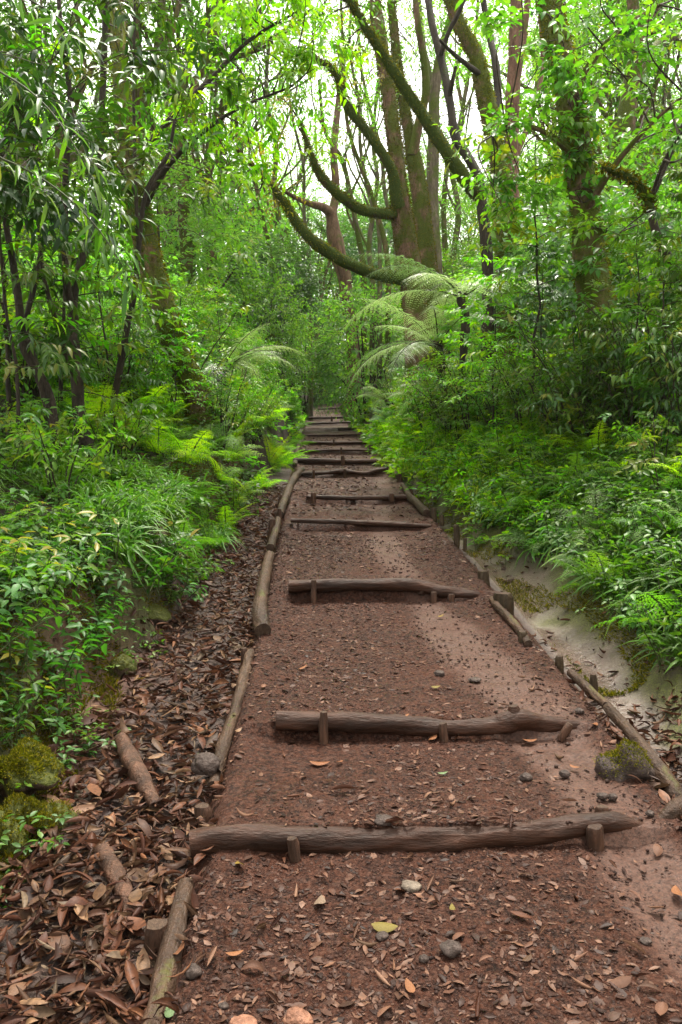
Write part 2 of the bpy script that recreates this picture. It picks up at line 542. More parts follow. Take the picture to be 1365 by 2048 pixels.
L_ = {}
L_['dark'] = leaf_mat('dark_glossy_leaf', [(.010, .045, .012), (.018, .075, .014), (.032, .105, .016), (.050, .13, .016), (.12, .15, .018)], .22, .33)
L_['deep'] = leaf_mat('shade_tone_leaf', [(.010, .042, .014), (.016, .062, .018), (.026, .085, .022)], .18, .33)  # darkened, bluish colour stands in for shade under the crowns
L_['bright'] = leaf_mat('lit_tone_leaf', [(.026, .12, .008), (.050, .18, .009), (.090, .22, .010), (.14, .225, .012)], .45, .4)  # backlight painted into the lighter yellow-green; also plain light-green plants
L_['mid'] = leaf_mat('mid_green_leaf', [(.020, .075, .014), (.034, .115, .018), (.055, .150, .022), (.075, .16, .022), (.14, .16, .022)], .38, .36)
L_['herb'] = leaf_mat('herb_leaf', [(.016, .070, .018), (.026, .100, .022), (.038, .128, .026), (.065, .160, .026)], .26, .42)
L_['lime'] = leaf_mat('lime_fern', [(.055, .18, .008), (.095, .25, .010), (.14, .29, .012), (.19, .30, .016)], .48, .5)
L_['fern'] = leaf_mat('fern_frond', [(.030, .110, .018), (.050, .150, .024), (.075, .175, .030)], .36, .45)
L_['treefern'] = leaf_mat('tree_fern_frond', [(.050, .13, .045), (.090, .18, .080), (.145, .235, .125)], .36, .34, (1.0, 1.12, .75), spec=.8)  # whitish sheen of the fronds put into the colour, besides the gloss
L_['grass'] = leaf_mat('grass_blade', [(.030, .105, .018), (.050, .150, .024), (.085, .190, .032)], .34, .4)
L_['soft'] = leaf_mat('soft_feathery_leaf', [(.020, .085, .028), (.034, .120, .040), (.055, .155, .055)], .34, .4)
L_['olive'] = leaf_mat('olive_leaf', [(.055, .070, .012), (.10, .105, .018), (.15, .125, .022)], .42, .5)
L_['blue'] = leaf_mat('bluish_leaf', [(.030, .095, .050), (.050, .135, .070), (.085, .180, .095)], .32, .34, spec=.7)
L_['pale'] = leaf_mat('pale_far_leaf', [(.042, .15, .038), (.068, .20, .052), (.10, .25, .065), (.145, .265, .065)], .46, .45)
L_['cover'] = leaf_mat('ground_cover_leaf', [(.016, .060, .012), (.028, .095, .016), (.048, .130, .020), (.075, .145, .020)], .30, .42)

DEADC = [(r * .66, g_ * .52, b_ * .45) for r, g_, b_ in [(.028, .014, .010), (.060, .028, .018), (.095, .042, .026), (.14, .066, .038), (.075, .036, .024), (.20, .10, .055), (.11, .05, .032), (.17, .12, .07), (.05, .025, .018)]]
M['litter'] = dead_leaf_mat('litter', DEADC + [(.26, .15, .08), (.05, .022, .013), (.20, .085, .04), (.035, .018, .012), (.17, .12, .075)], .5)
M['dead'] = dead_leaf_mat('dead_leaf', DEADC + [(.24, .13, .075), (.12, .055, .034)], .40, True)
M['tan'] = dead_leaf_mat('tan_leaf', [(.13, .058, .034), (.21, .105, .064), (.10, .045, .026), (.27, .15, .095), (.16, .075, .04)], .5, True)
M['yellow'] = dead_leaf_mat('yellow_leaf', [(.24, .16, .03), (.20, .16, .04)], .5, True, .2)
M['orange'] = dead_leaf_mat('orange_leaf', [(.30, .13, .055), (.24, .095, .04)], .5, True, .2)
M['paleleaf'] = dead_leaf_mat('pale_leaf', [(.27, .20, .145), (.22, .15, .10)], .45, True, .2)
M['greenleaf'] = dead_leaf_mat('fallen_green_leaf', [(.16, .25, .11), (.20, .27, .13)], .4, True, .25)
M['frag'] = dead_leaf_mat('leaf_fragments', [(.010, .0046, .003), (.032, .0135, .0085), (.065, .028, .017), (.12, .056, .034), (.018, .0085, .006), (.17, .085, .050), (.03, .0125, .0085), (.21, .115, .075), (.045, .02, .013)], .5)
M['gravel'] = dead_leaf_mat('gravel_stone', [(.030, .016, .011), (.045, .025, .018), (.062, .038, .028), (.036, .019, .013), (.085, .054, .042)], .55, False, 0)
M['crumb'] = dead_leaf_mat('soil_crumb', [(.010, .004, .0025), (.028, .011, .0065), (.050, .021, .013), (.018, .007, .0042), (.075, .036, .024), (.022, .009, .0055)], .7, False, 0)
def flat_mat(name, c, rough=.5):
    m, nt, nd, lk = nmat(name)
    out = nd.new('ShaderNodeOutputMaterial'); p = nd.new('ShaderNodeBsdfPrincipled')
    tc = nd.new('ShaderNodeTexCoord'); n = noise(nd, lk, 80, 3, .6, tc.outputs['Object'])
    lk.new(mixc(nd, lk, n, tuple(x * .7 for x in c), c), p.inputs['Base Color']); p.inputs['Roughness'].default_value = rough
    lk.new(p.outputs[0], out.inputs[0]); return m
M['violet'] = flat_mat('violet_petal', (.36, .12, .55))


# ------------------------------------------------------------------ camera, light
cam = bpy.data.cameras.new('camera')
cam.sensor_fit = 'VERTICAL'; cam.sensor_height = 36; cam.lens = 36 * F / 2048
cam.clip_start = .05; cam.clip_end = 2000
co_ = link('camera', cam, None, tuple(CAM), CAM_EUL)
SC.camera = co_

SUN_EL, SUN_AZ = math.radians(70), math.radians(14)      # azimuth measured from +Y (ahead) towards +X
w = bpy.data.worlds.new('World'); SC.world = w; w.use_nodes = True
nt = w.node_tree; nd, lk = nt.nodes, nt.links
bg = nd['Background']
sky = nd.new('ShaderNodeTexSky'); sky.sky_type = 'NISHITA'; sky.sun_disc = False
sky.sun_elevation = SUN_EL; sky.sun_rotation = SUN_AZ
sky.dust_density = 3.0; sky.air_density = 1.0
hs = nd.new('ShaderNodeHueSaturation'); hs.inputs['Saturation'].default_value = .10
lk.new(sky.outputs[0], hs.inputs['Color']); wb = nd.new('ShaderNodeMix'); wb.data_type = 'RGBA'; wb.blend_type = 'MULTIPLY'; wb.inputs[0].default_value = 1; wb.inputs[7].default_value = (1.03, 1.0, .93, 1)
lk.new(hs.outputs[0], wb.inputs[6]); lk.new(wb.outputs[2], bg.inputs['Color'])
bg.inputs['Strength'].default_value = .15
sun = bpy.data.lights.new('sun', 'SUN'); sun.energy = 1.5; sun.angle = math.radians(16); sun.color = (1, .93, .80)
sd = Vector((math.sin(SUN_AZ) * math.cos(SUN_EL), math.cos(SUN_AZ) * math.cos(SUN_EL), math.sin(SUN_EL)))
so = link('sun', sun, None, (0, 0, 30), sd.to_track_quat('Z', 'Y').to_euler())
SC.view_settings.view_transform = 'Standard'; SC.view_settings.look = 'None'
SC.view_settings.exposure = EXPO
SC.view_settings.gamma = 1
SC.cycles.max_bounces = 7; SC.cycles.diffuse_bounces = 4; SC.cycles.glossy_bounces = 2; SC.cycles.transmission_bounces = 4
SC.cycles.use_denoising = True; SC.cycles.caustics_reflective = False; SC.cycles.caustics_refractive = False
SC.cycles.sample_clamp_indirect = 6

# ------------------------------------------------------------------ ground sheet and path
xs = np.concatenate([-np.geomspace(200, 6.2, 40), np.arange(-6, -2.6, .12), np.arange(-2.6, 3.6, .035), np.arange(3.6, 8, .12), np.geomspace(8.2, 200, 40)])
ys = np.concatenate([np.arange(-12, .8, .5), np.arange(.8, 8, .04), np.arange(8, 16, .08), np.arange(16, 60, .25), np.geomspace(60.5, 350, 50)])
X, Y = np.meshgrid(xs, ys)
Z = hgt(X, Y)
g = Geo()
idx = np.arange(X.size).reshape(X.shape)
quads = np.stack([idx[:-1, :-1], idx[:-1, 1:], idx[1:, 1:], idx[1:, :-1]], -1).reshape(-1, 4)
g.add(np.stack([X, Y, Z], -1), quads)
xx = X - bend(Y); u = XL - xx; v = xx - XR
wv = .34 * np.clip(1 - (Y - 6) / 9, .12, 1) + .1 * (N1(Y * .8, Y * 0 + 9.1) - .5)
pn = N2.fbm(X * 2.3, Y * 2.3, 4)
bare = wv + .02 + .6 * N3.fbm(X * 0 + 4, Y * .8, 3)
mud = sm(.06, .13, v) * (1 - sm(bare + .1, bare + .45, v)) * (1 - .5 * sm(wv - .2, wv + .15, v + pn * .2)) * sm(2.6, 4.2, Y) * (1 - sm(13, 17, Y))
moss = sm(wv - .16, wv + .1, v + pn * .55) * (1 - sm(wv + 1.0, wv + 1.5, v)) * .95 + sm(.55, .75, u + pn * .2) * (1 - sm(1.1, 1.5, u))
rp = np.exp(-(((X + 1.22) / .28) ** 2 + ((Y - 4.25) / .6) ** 2)) * 1.3 + .7 * sm(.5, .7, u) * (1 - sm(.8, 1.0, u)) * sm(0, .15, N1.fbm(X * 1.1, Y * 1.1))
rp = np.clip(rp, 0, 1); moss = np.clip(moss - rp * .8, 0, 1)
tag(link('ground', g.mesh('ground', [M['ground']], attrs={'mud': mud, 'moss': moss, 'red': rp})), kind='structure')

pxs = np.linspace(XL - .05, XR + .05, 150)
py_ = [1.0]
while py_[-1] < 66:
    py_.append(py_[-1] + .0115 * max(1, py_[-1] / 2.4))
PX, PY = np.meshgrid(pxs, np.array(py_))
worn = np.clip(np.exp(-((PX - .88 - .22 * np.sin(PY * .55 + .6)) / .20) ** 2) * 1.1 + 1.2 * N1.fbm(PX * 1.6, PY * 1.1, 4) - .06, 0, 1)
worn = sm(.22, .85, worn + .25 * N3.fbm(PX * 9, PY * 9, 3))
worn = np.maximum(worn, sm(9, 18, PY) * .75)  # far treads made paler with distance, beyond the worn track


def path_fine(x, y):
    z = path_z(x, y) + .030 * N1.fbm(x * 2.2, y * 2.2, 4) + .022 * N2.fbm(x * 9, y * 9, 4) + .012 * N3.fbm(x * 30, y * 30, 3)
    edge = np.minimum(x - XL, XR - x)
    return z - .09 * (1 - sm(-.05, .07, edge)) + .012 * (1 - sm(.05, .25, edge))


PZ = path_fine(PX, PY) - worn * .008
g = Geo(); idx = np.arange(PX.size).reshape(PX.shape)
g.add(np.stack([PX + bend(PY), PY, PZ], -1), np.stack([idx[:-1, :-1], idx[:-1, 1:], idx[1:, 1:], idx[1:, :-1]], -1).reshape(-1, 4))
tag(link('path', g.mesh('path', [M['path']], attrs={'worn': worn})), kind='structure')


def top(x, y):
    x = np.asarray(x, float); y = np.asarray(y, float)
    xx = x - bend(y)
    return np.where((xx > XL - .04) & (xx < XR + .04), np.maximum(path_fine(xx, y), hgt(x, y)), hgt(x, y))


# ------------------------------------------------------------------ logs, pegs
_ls = [0]


def log(name, label, cat, pts, group, mat=M['log'], sides=20, rough=.17, knots=(), cut=M['cut']):
    """pts: (photo x, photo y, distance, radius in photo px)"""
    _ls[0] += 1
    W_ = np.array([P(a, b, Yd) for a, b, Yd, r in pts]); R_ = np.array([r * Yd / F for a, b, Yd, r in pts])
    W_, R_ = smooth_poly(W_, R_, 8)
    o = W_[len(W_) // 2].copy()
    g = Geo(); tube(g, W_, R_, sides, 0, rough, 40 + _ls[0], capmat=1)
    for (t, ang, ln) in knots:                     # stubs of cut side branches
        i = int(t * (len(W_) - 1)); T = norm(W_[min(i + 1, len(W_) - 1)] - W_[i - 1]); r = R_[i]
        a = norm(np.cross(T, [0, 0, 1.])); b = np.cross(a, T)
        dd = a * math.cos(ang) + b * math.sin(ang)
        tube(g, np.array([W_[i] + dd * r * .4, W_[i] + dd * r * .95, W_[i] + dd * r * (1.0 + ln)]), np.array([r * .85, r * .55, r * .42]), 10, 0, .1, 7, capmat=1)
    ob = link(name, g.mesh(name, [mat, cut], o), None, tuple(o))
    return tag(ob, label, cat, group)


SG = 'log steps across the path'
log('step_log', 'nearest brown step log, thickest one, lying right across the path behind a leaning peg', 'log',
    [(382, 1686, 2.60, 27), (440, 1676, 2.61, 28), (600, 1679, 2.62, 27), (740, 1682, 2.63, 27), (830, 1678, 2.63, 28), (960, 1674, 2.63, 25), (1080, 1662, 2.64, 24), (1180, 1648, 2.65, 24), (1235, 1645, 2.66, 21), (1290, 1662, 2.67, 15)], SG, knots=((.46, 2.4, .12), (.97, 1.8, .2)))
log('step_log', 'second step log up the path, with a knobbly hump near its right end', 'log',
    [(553, 1441, 3.46, 17), (640, 1443, 3.46, 19), (760, 1446, 3.47, 19), (880, 1454, 3.47, 18), (970, 1453, 3.48, 18), (1010, 1444, 3.48, 21), (1040, 1437, 3.48, 22), (1090, 1448, 3.49, 18), (1180, 1454, 3.5, 14)], SG, knots=((.72, 1.6, .25),))
log('step_log', 'third step log up the path, bowed, its right half sagging towards the muddy gutter', 'log',
    [(578, 1172, 5.66, 12), (680, 1170, 5.67, 12), (780, 1168, 5.68, 13), (830, 1171, 5.68, 13), (890, 1184, 5.69, 13), (940, 1190, 5.7, 13), (1000, 1194, 5.72, 10)], SG, knots=((.55, -1.2, .3),))
log('step_log', 'fourth step log, thin and half buried, with an orange leaf in front of it', 'log',
    [(582, 1041, 8.33, 4.8), (690, 1044, 8.33, 5.2), (780, 1048, 8.34, 5.6), (862, 1053, 8.35, 4.8)], SG)
log('step_log', 'fifth step log, thin and dark, held between two upright posts', 'log',
    [(622, 994, 10.1, 4.5), (700, 996, 10.1, 4.5), (790, 995, 10.15, 4.88), (822, 995, 10.15, 4.5)], SG)
log('step_log', 'sixth step log, crooked, its right end lifted', 'log',
    [(600, 948, 12.8, 4.5), (650, 946, 12.8, 3.75), (690, 942, 12.85, 4.5), (725, 947, 12.85, 4.12), (750, 942, 12.85, 4.5), (775, 937, 12.9, 3.75)], SG)
log('step_log', 'seventh step log, the tall dark one just above the crooked one', 'log',
    [(588, 921, 14.6, 5.22), (640, 921, 14.6, 4.64), (700, 923, 14.6, 4.64), (772, 922, 14.6, 4.06)], SG)
for lab, pts in (('eighth step log, slim and straight below the densest run of steps', [(598, 902, 16.7, 2.32), (680, 900, 16.7, 2.61), (748, 901, 16.7, 2.61)]),
                 ('ninth step log, dark, stretching from the left edge log', [(600, 884, 18.9, 3.48), (650, 886, 18.9, 3.19), (700, 885, 18.9, 2.9), (738, 885, 18.9, 2.32)]),
                 ('tenth step log, thin line of wood under the short half log', [(606, 871, 21.7, 2.03), (670, 870, 21.7, 1.86), (728, 869, 21.7, 2.03)]),
                 ('short half step log on the right side only, second below the crest', [(676, 858, 24.2, 2.32), (722, 856, 24.2, 2.32)]),
                 ('highest step log before the crest of the path', [(610, 848, 27, 2.03), (662, 846, 27, 2.03), (718, 844, 27, 2.32)]),
                 ('dark step log lying right at the crest where the path dips away', [(618, 836, 30.5, 2.32), (700, 835, 30.5, 2.32)]),
                 ('farthest step log in the shaded stretch beyond the crest', [(636, 818, 44, 1.45), (690, 817, 44, 1.45)])):
    log('step_log', lab, 'log', pts, SG, sides=12)

EG = 'logs edging the path'
def edge(label, pts, mat=M['edge'], **k):
    log('edge_log', label, 'log', pts, EG, mat, **k)
edge('split edge log at the bottom left running out of the picture beside a stump peg', [(300, 2075, 1.86, 26), (332, 1955, 2.04, 25), (352, 1860, 2.22, 23), (372, 1770, 2.43, 17)])
edge('thin grey edge log on the left between the two nearest step logs', [(428, 1572, 3.02, 12), (448, 1490, 3.34, 13), (470, 1425, 3.66, 11), (488, 1355, 4.1, 12), (500, 1305, 4.45, 9)], knots=((.7, 0, .4),))
edge('thick pale edge log on the left with mossy flecks and a dark sawn end', [(526, 1262, 4.75, 16), (521, 1225, 5.0, 16), (524, 1185, 5.45, 13), (533, 1140, 6.1, 10), (540, 1110, 6.6, 9)], cut=M['cut'])
edge('short crooked edge log on the left just past the thick pale one', [(541, 1095, 6.9, 8), (552, 1060, 7.7, 8), (556, 1040, 8.3, 7)])
edge('pale bent edge log on the left beside the fifth step', [(560, 1028, 8.8, 7), (570, 1000, 9.7, 8), (580, 975, 10.8, 7)])
edge('chunky edge log on the left lying under ferns near the crooked step', [(578, 978, 11.0, 7), (590, 955, 12.2, 8), (604, 940, 13.2, 6)])
edge('mossy far edge log on the left beside the seventh step', [(590, 930, 14.0, 5), (594, 905, 16.5, 5), (600, 885, 19, 4)])
edge('grey edge log on the right leaning against the mossy rock', [(1372, 1625, 2.9, 22), (1345, 1580, 2.98, 20), (1310, 1530, 3.1, 17), (1265, 1470, 3.32, 13), (1215, 1415, 3.6, 10)])
edge('slim edge log on the right between bare pegs and leaf heap', [(1215, 1412, 3.62, 9), (1170, 1372, 3.9, 9), (1140, 1345, 4.1, 7)])
edge('slim edge log on the right beside the third step, sunk in mud', [(1058, 1288, 4.5, 8), (1030, 1250, 4.85, 9), (1000, 1218, 5.2, 8), (985, 1200, 5.5, 7)])
edge('pale edge log on the right with a chopped dark end, past the fourth step', [(855, 1028, 8.8, 9), (838, 1010, 9.4, 8), (822, 995, 10.0, 7), (806, 970, 11.2, 5)])
edge('far edge log on the right climbing towards the crest', [(798, 955, 12.2, 5), (778, 930, 14, 5), (760, 905, 16.4, 4)])
edge('short cut-off log stub poking in from the right picture edge', [(1385, 1605, 2.75, 20), (1345, 1625, 2.72, 17), (1318, 1645, 2.7, 9)])

DG = 'logs lying in the leaf ditch'
log('fallen_log', 'rotting brown log lying in the leaf ditch below the bare red bank', 'log', [(243, 1478, 3.4, 15), (262, 1520, 3.25, 19), (285, 1562, 3.1, 20), (312, 1612, 2.95, 13)], DG, M['peg'])
log('fallen_log', 'curved dark log in the leaf ditch left of the stump peg', 'log', [(205, 1700, 2.65, 17), (235, 1755, 2.52, 19), (258, 1815, 2.4, 19), (266, 1880, 2.28, 15)], DG, M['peg'])
log('fallen_branch', 'straight pale stick slanting over the leaf ditch', 'branch', [(255, 1805, 2.4, 5), (235, 1890, 2.22, 5), (205, 1965, 2.1, 3)], DG, M['peg'], sides=8)
log('fallen_branch', 'long thin twig in the leaf ditch pointing at the stump peg', 'branch', [(190, 1710, 2.6, 4), (240, 1780, 2.5, 4), (310, 1838, 2.4, 3)], DG, M['peg'], sides=8)
log('fallen_branch', 'forked thin twig on the bare path near the bottom edge', 'branch', [(930, 1900, 2.1, 3), (985, 1955, 2.03, 3.5), (1030, 2000, 1.97, 3), (1075, 2046, 1.9, 2)], DG, M['peg'], sides=8)
log('fallen_branch', 'short straight stick lying under the nearest step log', 'branch', [(470, 1925, 2.1, 3), (520, 1895, 2.15, 4), (562, 1872, 2.2, 3)], DG, M['peg'], sides=8)

PG = 'wooden pegs pinning the logs'
_pc = [0]


def peg(label, px, pt, pb, Y, wd, lean=0, mat=None):
    """upright stake: top at photo y pt, foot at pb"""
    _pc[0] += 1
    a = P(px + lean, pb, Y); b = P(px, pt, Y); a = a - (b - a) * .35
    r = wd / 2 * Y / F
    g = Geo()
    pts = np.array([a + (b - a) * t for t in (0, .3, .6, .9, 1)]); rr = np.array([.9, 1, 1.05, 1.0, .84]) * r
    tube(g, pts, rr, 11, 0, .34, 200 + _pc[0], capmat=1)
    tag(link('wooden_stake', g.mesh('wooden_stake', [mat or M['peg'], M['cut']], a), None, tuple(a)), label, 'stake', PG)


peg('reddish leaning peg in front of the nearest step log, left of centre', 582, 1676, 1756, 2.55, 25, 18)
peg('splintered dark peg in front of the nearest step log, near its right end', 1192, 1652, 1690, 2.6, 30, 3)
peg('round peg head just behind the nearest step log at the right', 1204, 1612, 1640, 2.72, 26, 0)
peg('tall dark peg crossing the second step log near its left end', 648, 1424, 1476, 3.41, 18)
peg('broken peg in front of the second step log, middle', 886, 1446, 1475, 3.42, 17, 3)
peg('tilted splinter peg at the right end of the second step log', 1140, 1447, 1472, 3.43, 18, -14)
peg('short peg on the third step log near its left end', 628, 1160, 1196, 5.62, 11)
peg('stubby peg under the sagging part of the third step log', 868, 1184, 1208, 5.62, 13)
peg('squat peg at the right end of the third step log', 903, 1188, 1206, 5.64, 12)
peg('left square post of the fifth step log', 627, 985, 1001, 10.0, 11)
peg('right square post of the fifth step log', 784, 987, 999, 10.05, 10)
for a in (('small peg at the left of the crooked sixth step log', 628, 940, 954, 12.7, 6), ('small peg in the middle of the crooked sixth step log', 690, 938, 956, 12.7, 6),
          ('small peg in the middle of the tall seventh step log', 686, 912, 930, 14.5, 7), ('small peg at the right end of the tall seventh step log', 768, 915, 934, 14.5, 8),
          ('tiny peg on the eighth step log', 683, 895, 906, 16.6, 4), ('tiny peg on the ninth step log', 668, 879, 891, 18.8, 4),
          ('short peg at the right end of the eighth step log', 742, 890, 908, 16.6, 8), ('thin post standing on the crest of the path', 664, 833, 842, 29, 4)):
    peg(*a)
peg('big charred stump peg at the bottom left beside the split edge log', 318, 1848, 1965, 2.2, 52, -6, M['peg'])
peg('dark peg on the left edge below the thin grey edge log', 488, 1296, 1340, 4.42, 15, 4)
peg('small dark peg on the left against the pale edge log', 537, 1140, 1162, 6.1, 12, 5)
peg('tall dark peg on the left edge by the fourth step', 545, 1038, 1078, 7.75, 14, -3)
peg('small dark peg next to the left end of the fourth step', 560, 1018, 1040, 8.7, 8)
peg('leaning dark peg on the left by the pale bent edge log', 566, 990, 1010, 9.9, 9, -6)
peg('dark rotting block at the foot of the left edge log, second step', 404, 1610, 1665, 2.85, 34, 6)
peg('mossy peg standing alone on the right edge nearest the leaf heap', 1186, 1348, 1390, 3.95, 16, 2, M['mosspeg'])
peg('short mossy peg on the right edge facing the gutter bend', 1120, 1312, 1338, 4.25, 15, 0, M['mosspeg'])
peg('squat dark peg on the right edge below the sunken edge log', 1045, 1262, 1290, 4.6, 20, 2, M['mosspeg'])
peg('broad mossy peg by the right end of the third step log', 1006, 1186, 1245, 5.35, 34, 4, M['mosspeg'])
peg('mossy yellowish peg on the right edge where brown leaves gather', 968, 1142, 1182, 6.1, 22, 0, M['mosspeg'])
peg('tall narrow mossy peg on the right edge', 912, 1050, 1086, 7.6, 12, 2, M['mosspeg'])
peg('short pointed peg just below the tall narrow one', 930, 1076, 1096, 7.4, 8, 0, M['mosspeg'])
peg('dark peg at the right end of the fourth step', 868, 1016, 1038, 8.7, 12, 0, M['mosspeg'])
peg('small round peg between the fourth and fifth step on the right', 884, 1030, 1046, 8.5, 10, 0, M['mosspeg'])
peg('dark peg on the right edge beside the fifth step', 822, 978, 996, 10.6, 8)
peg('upper dark peg on the right edge past the fifth step', 800, 948, 970, 11.9, 9)

# ------------------------------------------------------------------ rocks and stones
def rock_geo(seed, sub=3, amp=.35, fl=.7):
    import bmesh
    bm = bmesh.new(); bmesh.ops.create_icosphere(bm, subdivisions=sub, radius=1)
    V = np.array([v.co[:] for v in bm.verts]); Fc = np.array([[v.index for v in f.verts] for f in bm.faces]); bm.free()
    n = Noise(seed)
    k = n.fbm(V[:, 0] * 1.3 + V[:, 2] + 9, V[:, 1] * 1.3 - V[:, 2] * .7 + 5, 2) * 2 * amp + n.fbm(V[:, 0] * 4 + 3, V[:, 1] * 4 + V[:, 2] * 3, 3) * amp * .6
    V = V * (1 + k)[:, None]
    V[:, 2] *= fl
    return V, Fc


def rock(name, label, cat, px, py, wpx, hpx, Y=None, mat=M['rock'], seed=1, tufts=0, group=None, amp=.35, z0=None):
    q = hit(px, py + hpx * .35, top) if Y is None else P(px, py, Y)
    Yd = q[1]
    if Y is None: q = P(px, py, Yd)
    rx = wpx / 2 * Yd / F; rz = hpx / 2 * Yd / F
    V, Fc = rock_geo(seed, 4 if wpx > 60 else 3, amp, 1)
    e = np.abs(V).max(0); V = V / e * np.array([rx, rx * .85, rz]) * (1 + .10 * N1.fbm(V[:, 0] * 3.5 + 2, V[:, 1] * 3.5 + V[:, 2] * 2.7, 3))[:, None]
    g = Geo(); g.add(V + q, Fc)
    o = link(name, g.mesh(name, [mat], q), None, tuple(q)); tag(o, label, cat, group)
    if tufts:
        rg = np.random.default_rng(seed)
        nrm = norm(V / np.array([rx, rx, rz]) ** 2)
        pr = np.clip(nrm[:, 2] + .05 + 1.2 * N2.fbm(V[:, 0] * 14 + seed, V[:, 1] * 14 + V[:, 2] * 12, 2), 0, None) ** 1.3 + 1e-7
        i = rg.choice(len(V), tufts, p=pr / pr.sum())
        D = nrm[i] + rg.normal(0, .6, (tufts, 3)); gm = Geo()
        leaves(gm, V[i] + rg.normal(0, rx * .03, (tufts, 3)), D, rg.normal(0, 1, (tufts, 3)), .005 + .011 * rg.random(tufts), .0025 + .003 * rg.random(tufts), LEAF2, rg.random(tufts))
        link('moss', gm.mesh('moss', [M['moss']]), o)
    return o


rock('mossy_rock', 'moss-capped brown boulder on the right edge of the path above the nearest step', 'rock', 1248, 1538, 124, 118, 3.06, M['stone'], 11, 2600, amp=.45)
rock('mossy_rock', 'large rock with thick yellow-green moss at the left picture edge', 'rock', 45, 1548, 150, 120, 3.0, M['rock'], 12, 9000, amp=.55)
rock('mossy_rock', 'moss-draped lump of bank below the large mossy rock at the left edge', 'rock', 60, 1690, 210, 210, 2.8, M['rock'], 13, 9000, amp=.6)
rock('mossy_rock', 'small mossy rock low at the left edge near the bottom corner', 'rock', 15, 1905, 80, 110, 2.3, M['rock'], 14, 1500, amp=.5)
rock('mossy_rock', 'smooth brown rock with a moss stripe lying on bare red soil', 'rock', 243, 1336, 66, 52, 4.35, M['rock'], 15, 220)
rock('mossy_rock', 'overhanging dark rock under the grass of the left bank', 'rock', 298, 1236, 92, 60, 5.15, M['rock'], 16, 300)
rock('mossy_rock', 'brown boulder under yellow bank moss at the far left bottom', 'rock', 30, 1780, 90, 90, 2.55, M['rock'], 17, 300)
rock('mossy_rock', 'dark angular rock half under leaves in the ditch beside the grey edge log', 'rock', 410, 1530, 62, 50, 3.1, M['stone'], 18)
for i, (px, py, wx, hx, mt, lab) in enumerate([(822, 1770, 46, 22, 'palestone', 'smooth pale oval stone on the path below the nearest step'), (386, 1938, 40, 36, 'stone', 'squarish grey stone by the split edge log'),
        (596, 2032, 66, 44, 'redstone', 'round orange-pink stone at the bottom edge of the picture'), (485, 2045, 66, 30, 'redstone', 'flat pinkish stone at the bottom edge left of the round one'),
        (905, 1892, 54, 36, 'stone', 'dark lumpy stone below the pale oval one'), (1205, 1590, 24, 20, 'stone', 'rounded grey pebble under the mossy boulder'),
        (1226, 1592, 22, 18, 'stone', 'second rounded pebble under the mossy boulder, to its right'), (1130, 1545, 26, 22, 'stone', 'grey pebble resting on the worn track'),
        (1294, 1880, 30, 18, 'stone', 'flat grey stone at the right side of the bare path'), (768, 1638, 44, 20, 'stone', 'flat grey-brown stone just behind the nearest step log'),
        (765, 1870, 30, 20, 'stone', 'dark stone beside the yellow leaf strip'), (848, 1915, 22, 24, 'stone', 'small upright dark stone right of the leaf strip'),
        (880, 1345, 24, 16, 'stone', 'small dark stone in the middle of the pale track'), (1160, 1420, 20, 14, 'stone', 'small stone by the slim right edge log'), (950, 1358, 30, 10, 'stone', 'thin flat dark stone on the pale track'),
        (1052, 1552, 30, 22, 'stone', 'dark clod of earth right of the worn track'), (1300, 1625, 22, 16, 'stone', 'pebble below the mossy boulder near the right edge'), (448, 2010, 24, 18, 'stone', 'small brown stone at bottom left of the path')]):
    rock('stone', lab, 'stone', px, py + hx * .12, wx, hx * .85, None, M[mt], 30 + i, amp=.34, group='stones on the path')

# ------------------------------------------------------------------ fallen leaves
def curled(g, Pp, H, tilt, L, W, curl, bendv, rnd, mat=0, na=6, nc=5, roll=None):
    """batch of curled dead leaves: heading H, tilt up; curl = half-angle of the cross curl"""
    n = len(Pp)
    a = np.linspace(0, 1, na); c = np.linspace(-1, 1, nc)
    prof = np.sin(PI * np.clip(a, .0, 1) ** .85) ** .75 * .5; prof[0] = .03; prof[-1] = .01
    A, C = np.meshgrid(a, c, indexing='ij'); Pr = np.repeat(prof[:, None], nc, 1)
    k = np.maximum(np.abs(curl), .05)[:, None, None]
    w = np.broadcast_to(W, (n,))[:, None, None]; l = np.broadcast_to(L, (n,))[:, None, None]
    th = k * C[None]
    lx = l * (A[None] - .5)
    ly = w * Pr[None] * np.sin(th) / k
    lz = np.sign(curl)[:, None, None] * w * Pr[None] * (1 - np.cos(th)) / k + np.asarray(bendv)[:, None, None] * l * ((A[None] - .5) ** 2 * 2 - .2)
    D = np.stack([np.cos(H) * np.cos(tilt), np.sin(H) * np.cos(tilt), np.sin(tilt)], -1)
    S = np.stack([-np.sin(H), np.cos(H), 0 * H], -1); Nn = np.cross(D, S)
    if roll is not None:
        S, Nn = S * np.cos(roll)[:, None] + Nn * np.sin(roll)[:, None], Nn * np.cos(roll)[:, None] - S * np.sin(roll)[:, None]
    V = Pp[:, None, None] + lx[..., None] * D[:, None, None] + ly[..., None] * S[:, None, None] + lz[..., None] * Nn[:, None, None]
    idx = np.arange(na * nc).reshape(na, nc)
    f = np.stack([idx[:-1, :-1], idx[1:, :-1], idx[1:, 1:], idx[:-1, 1:]], -1).reshape(-1, 4)
    g.add(V.reshape(-1, 3), (f[None] + (np.arange(n) * na * nc)[:, None, None]).reshape(-1, 4), mat, np.repeat(rnd, na * nc))


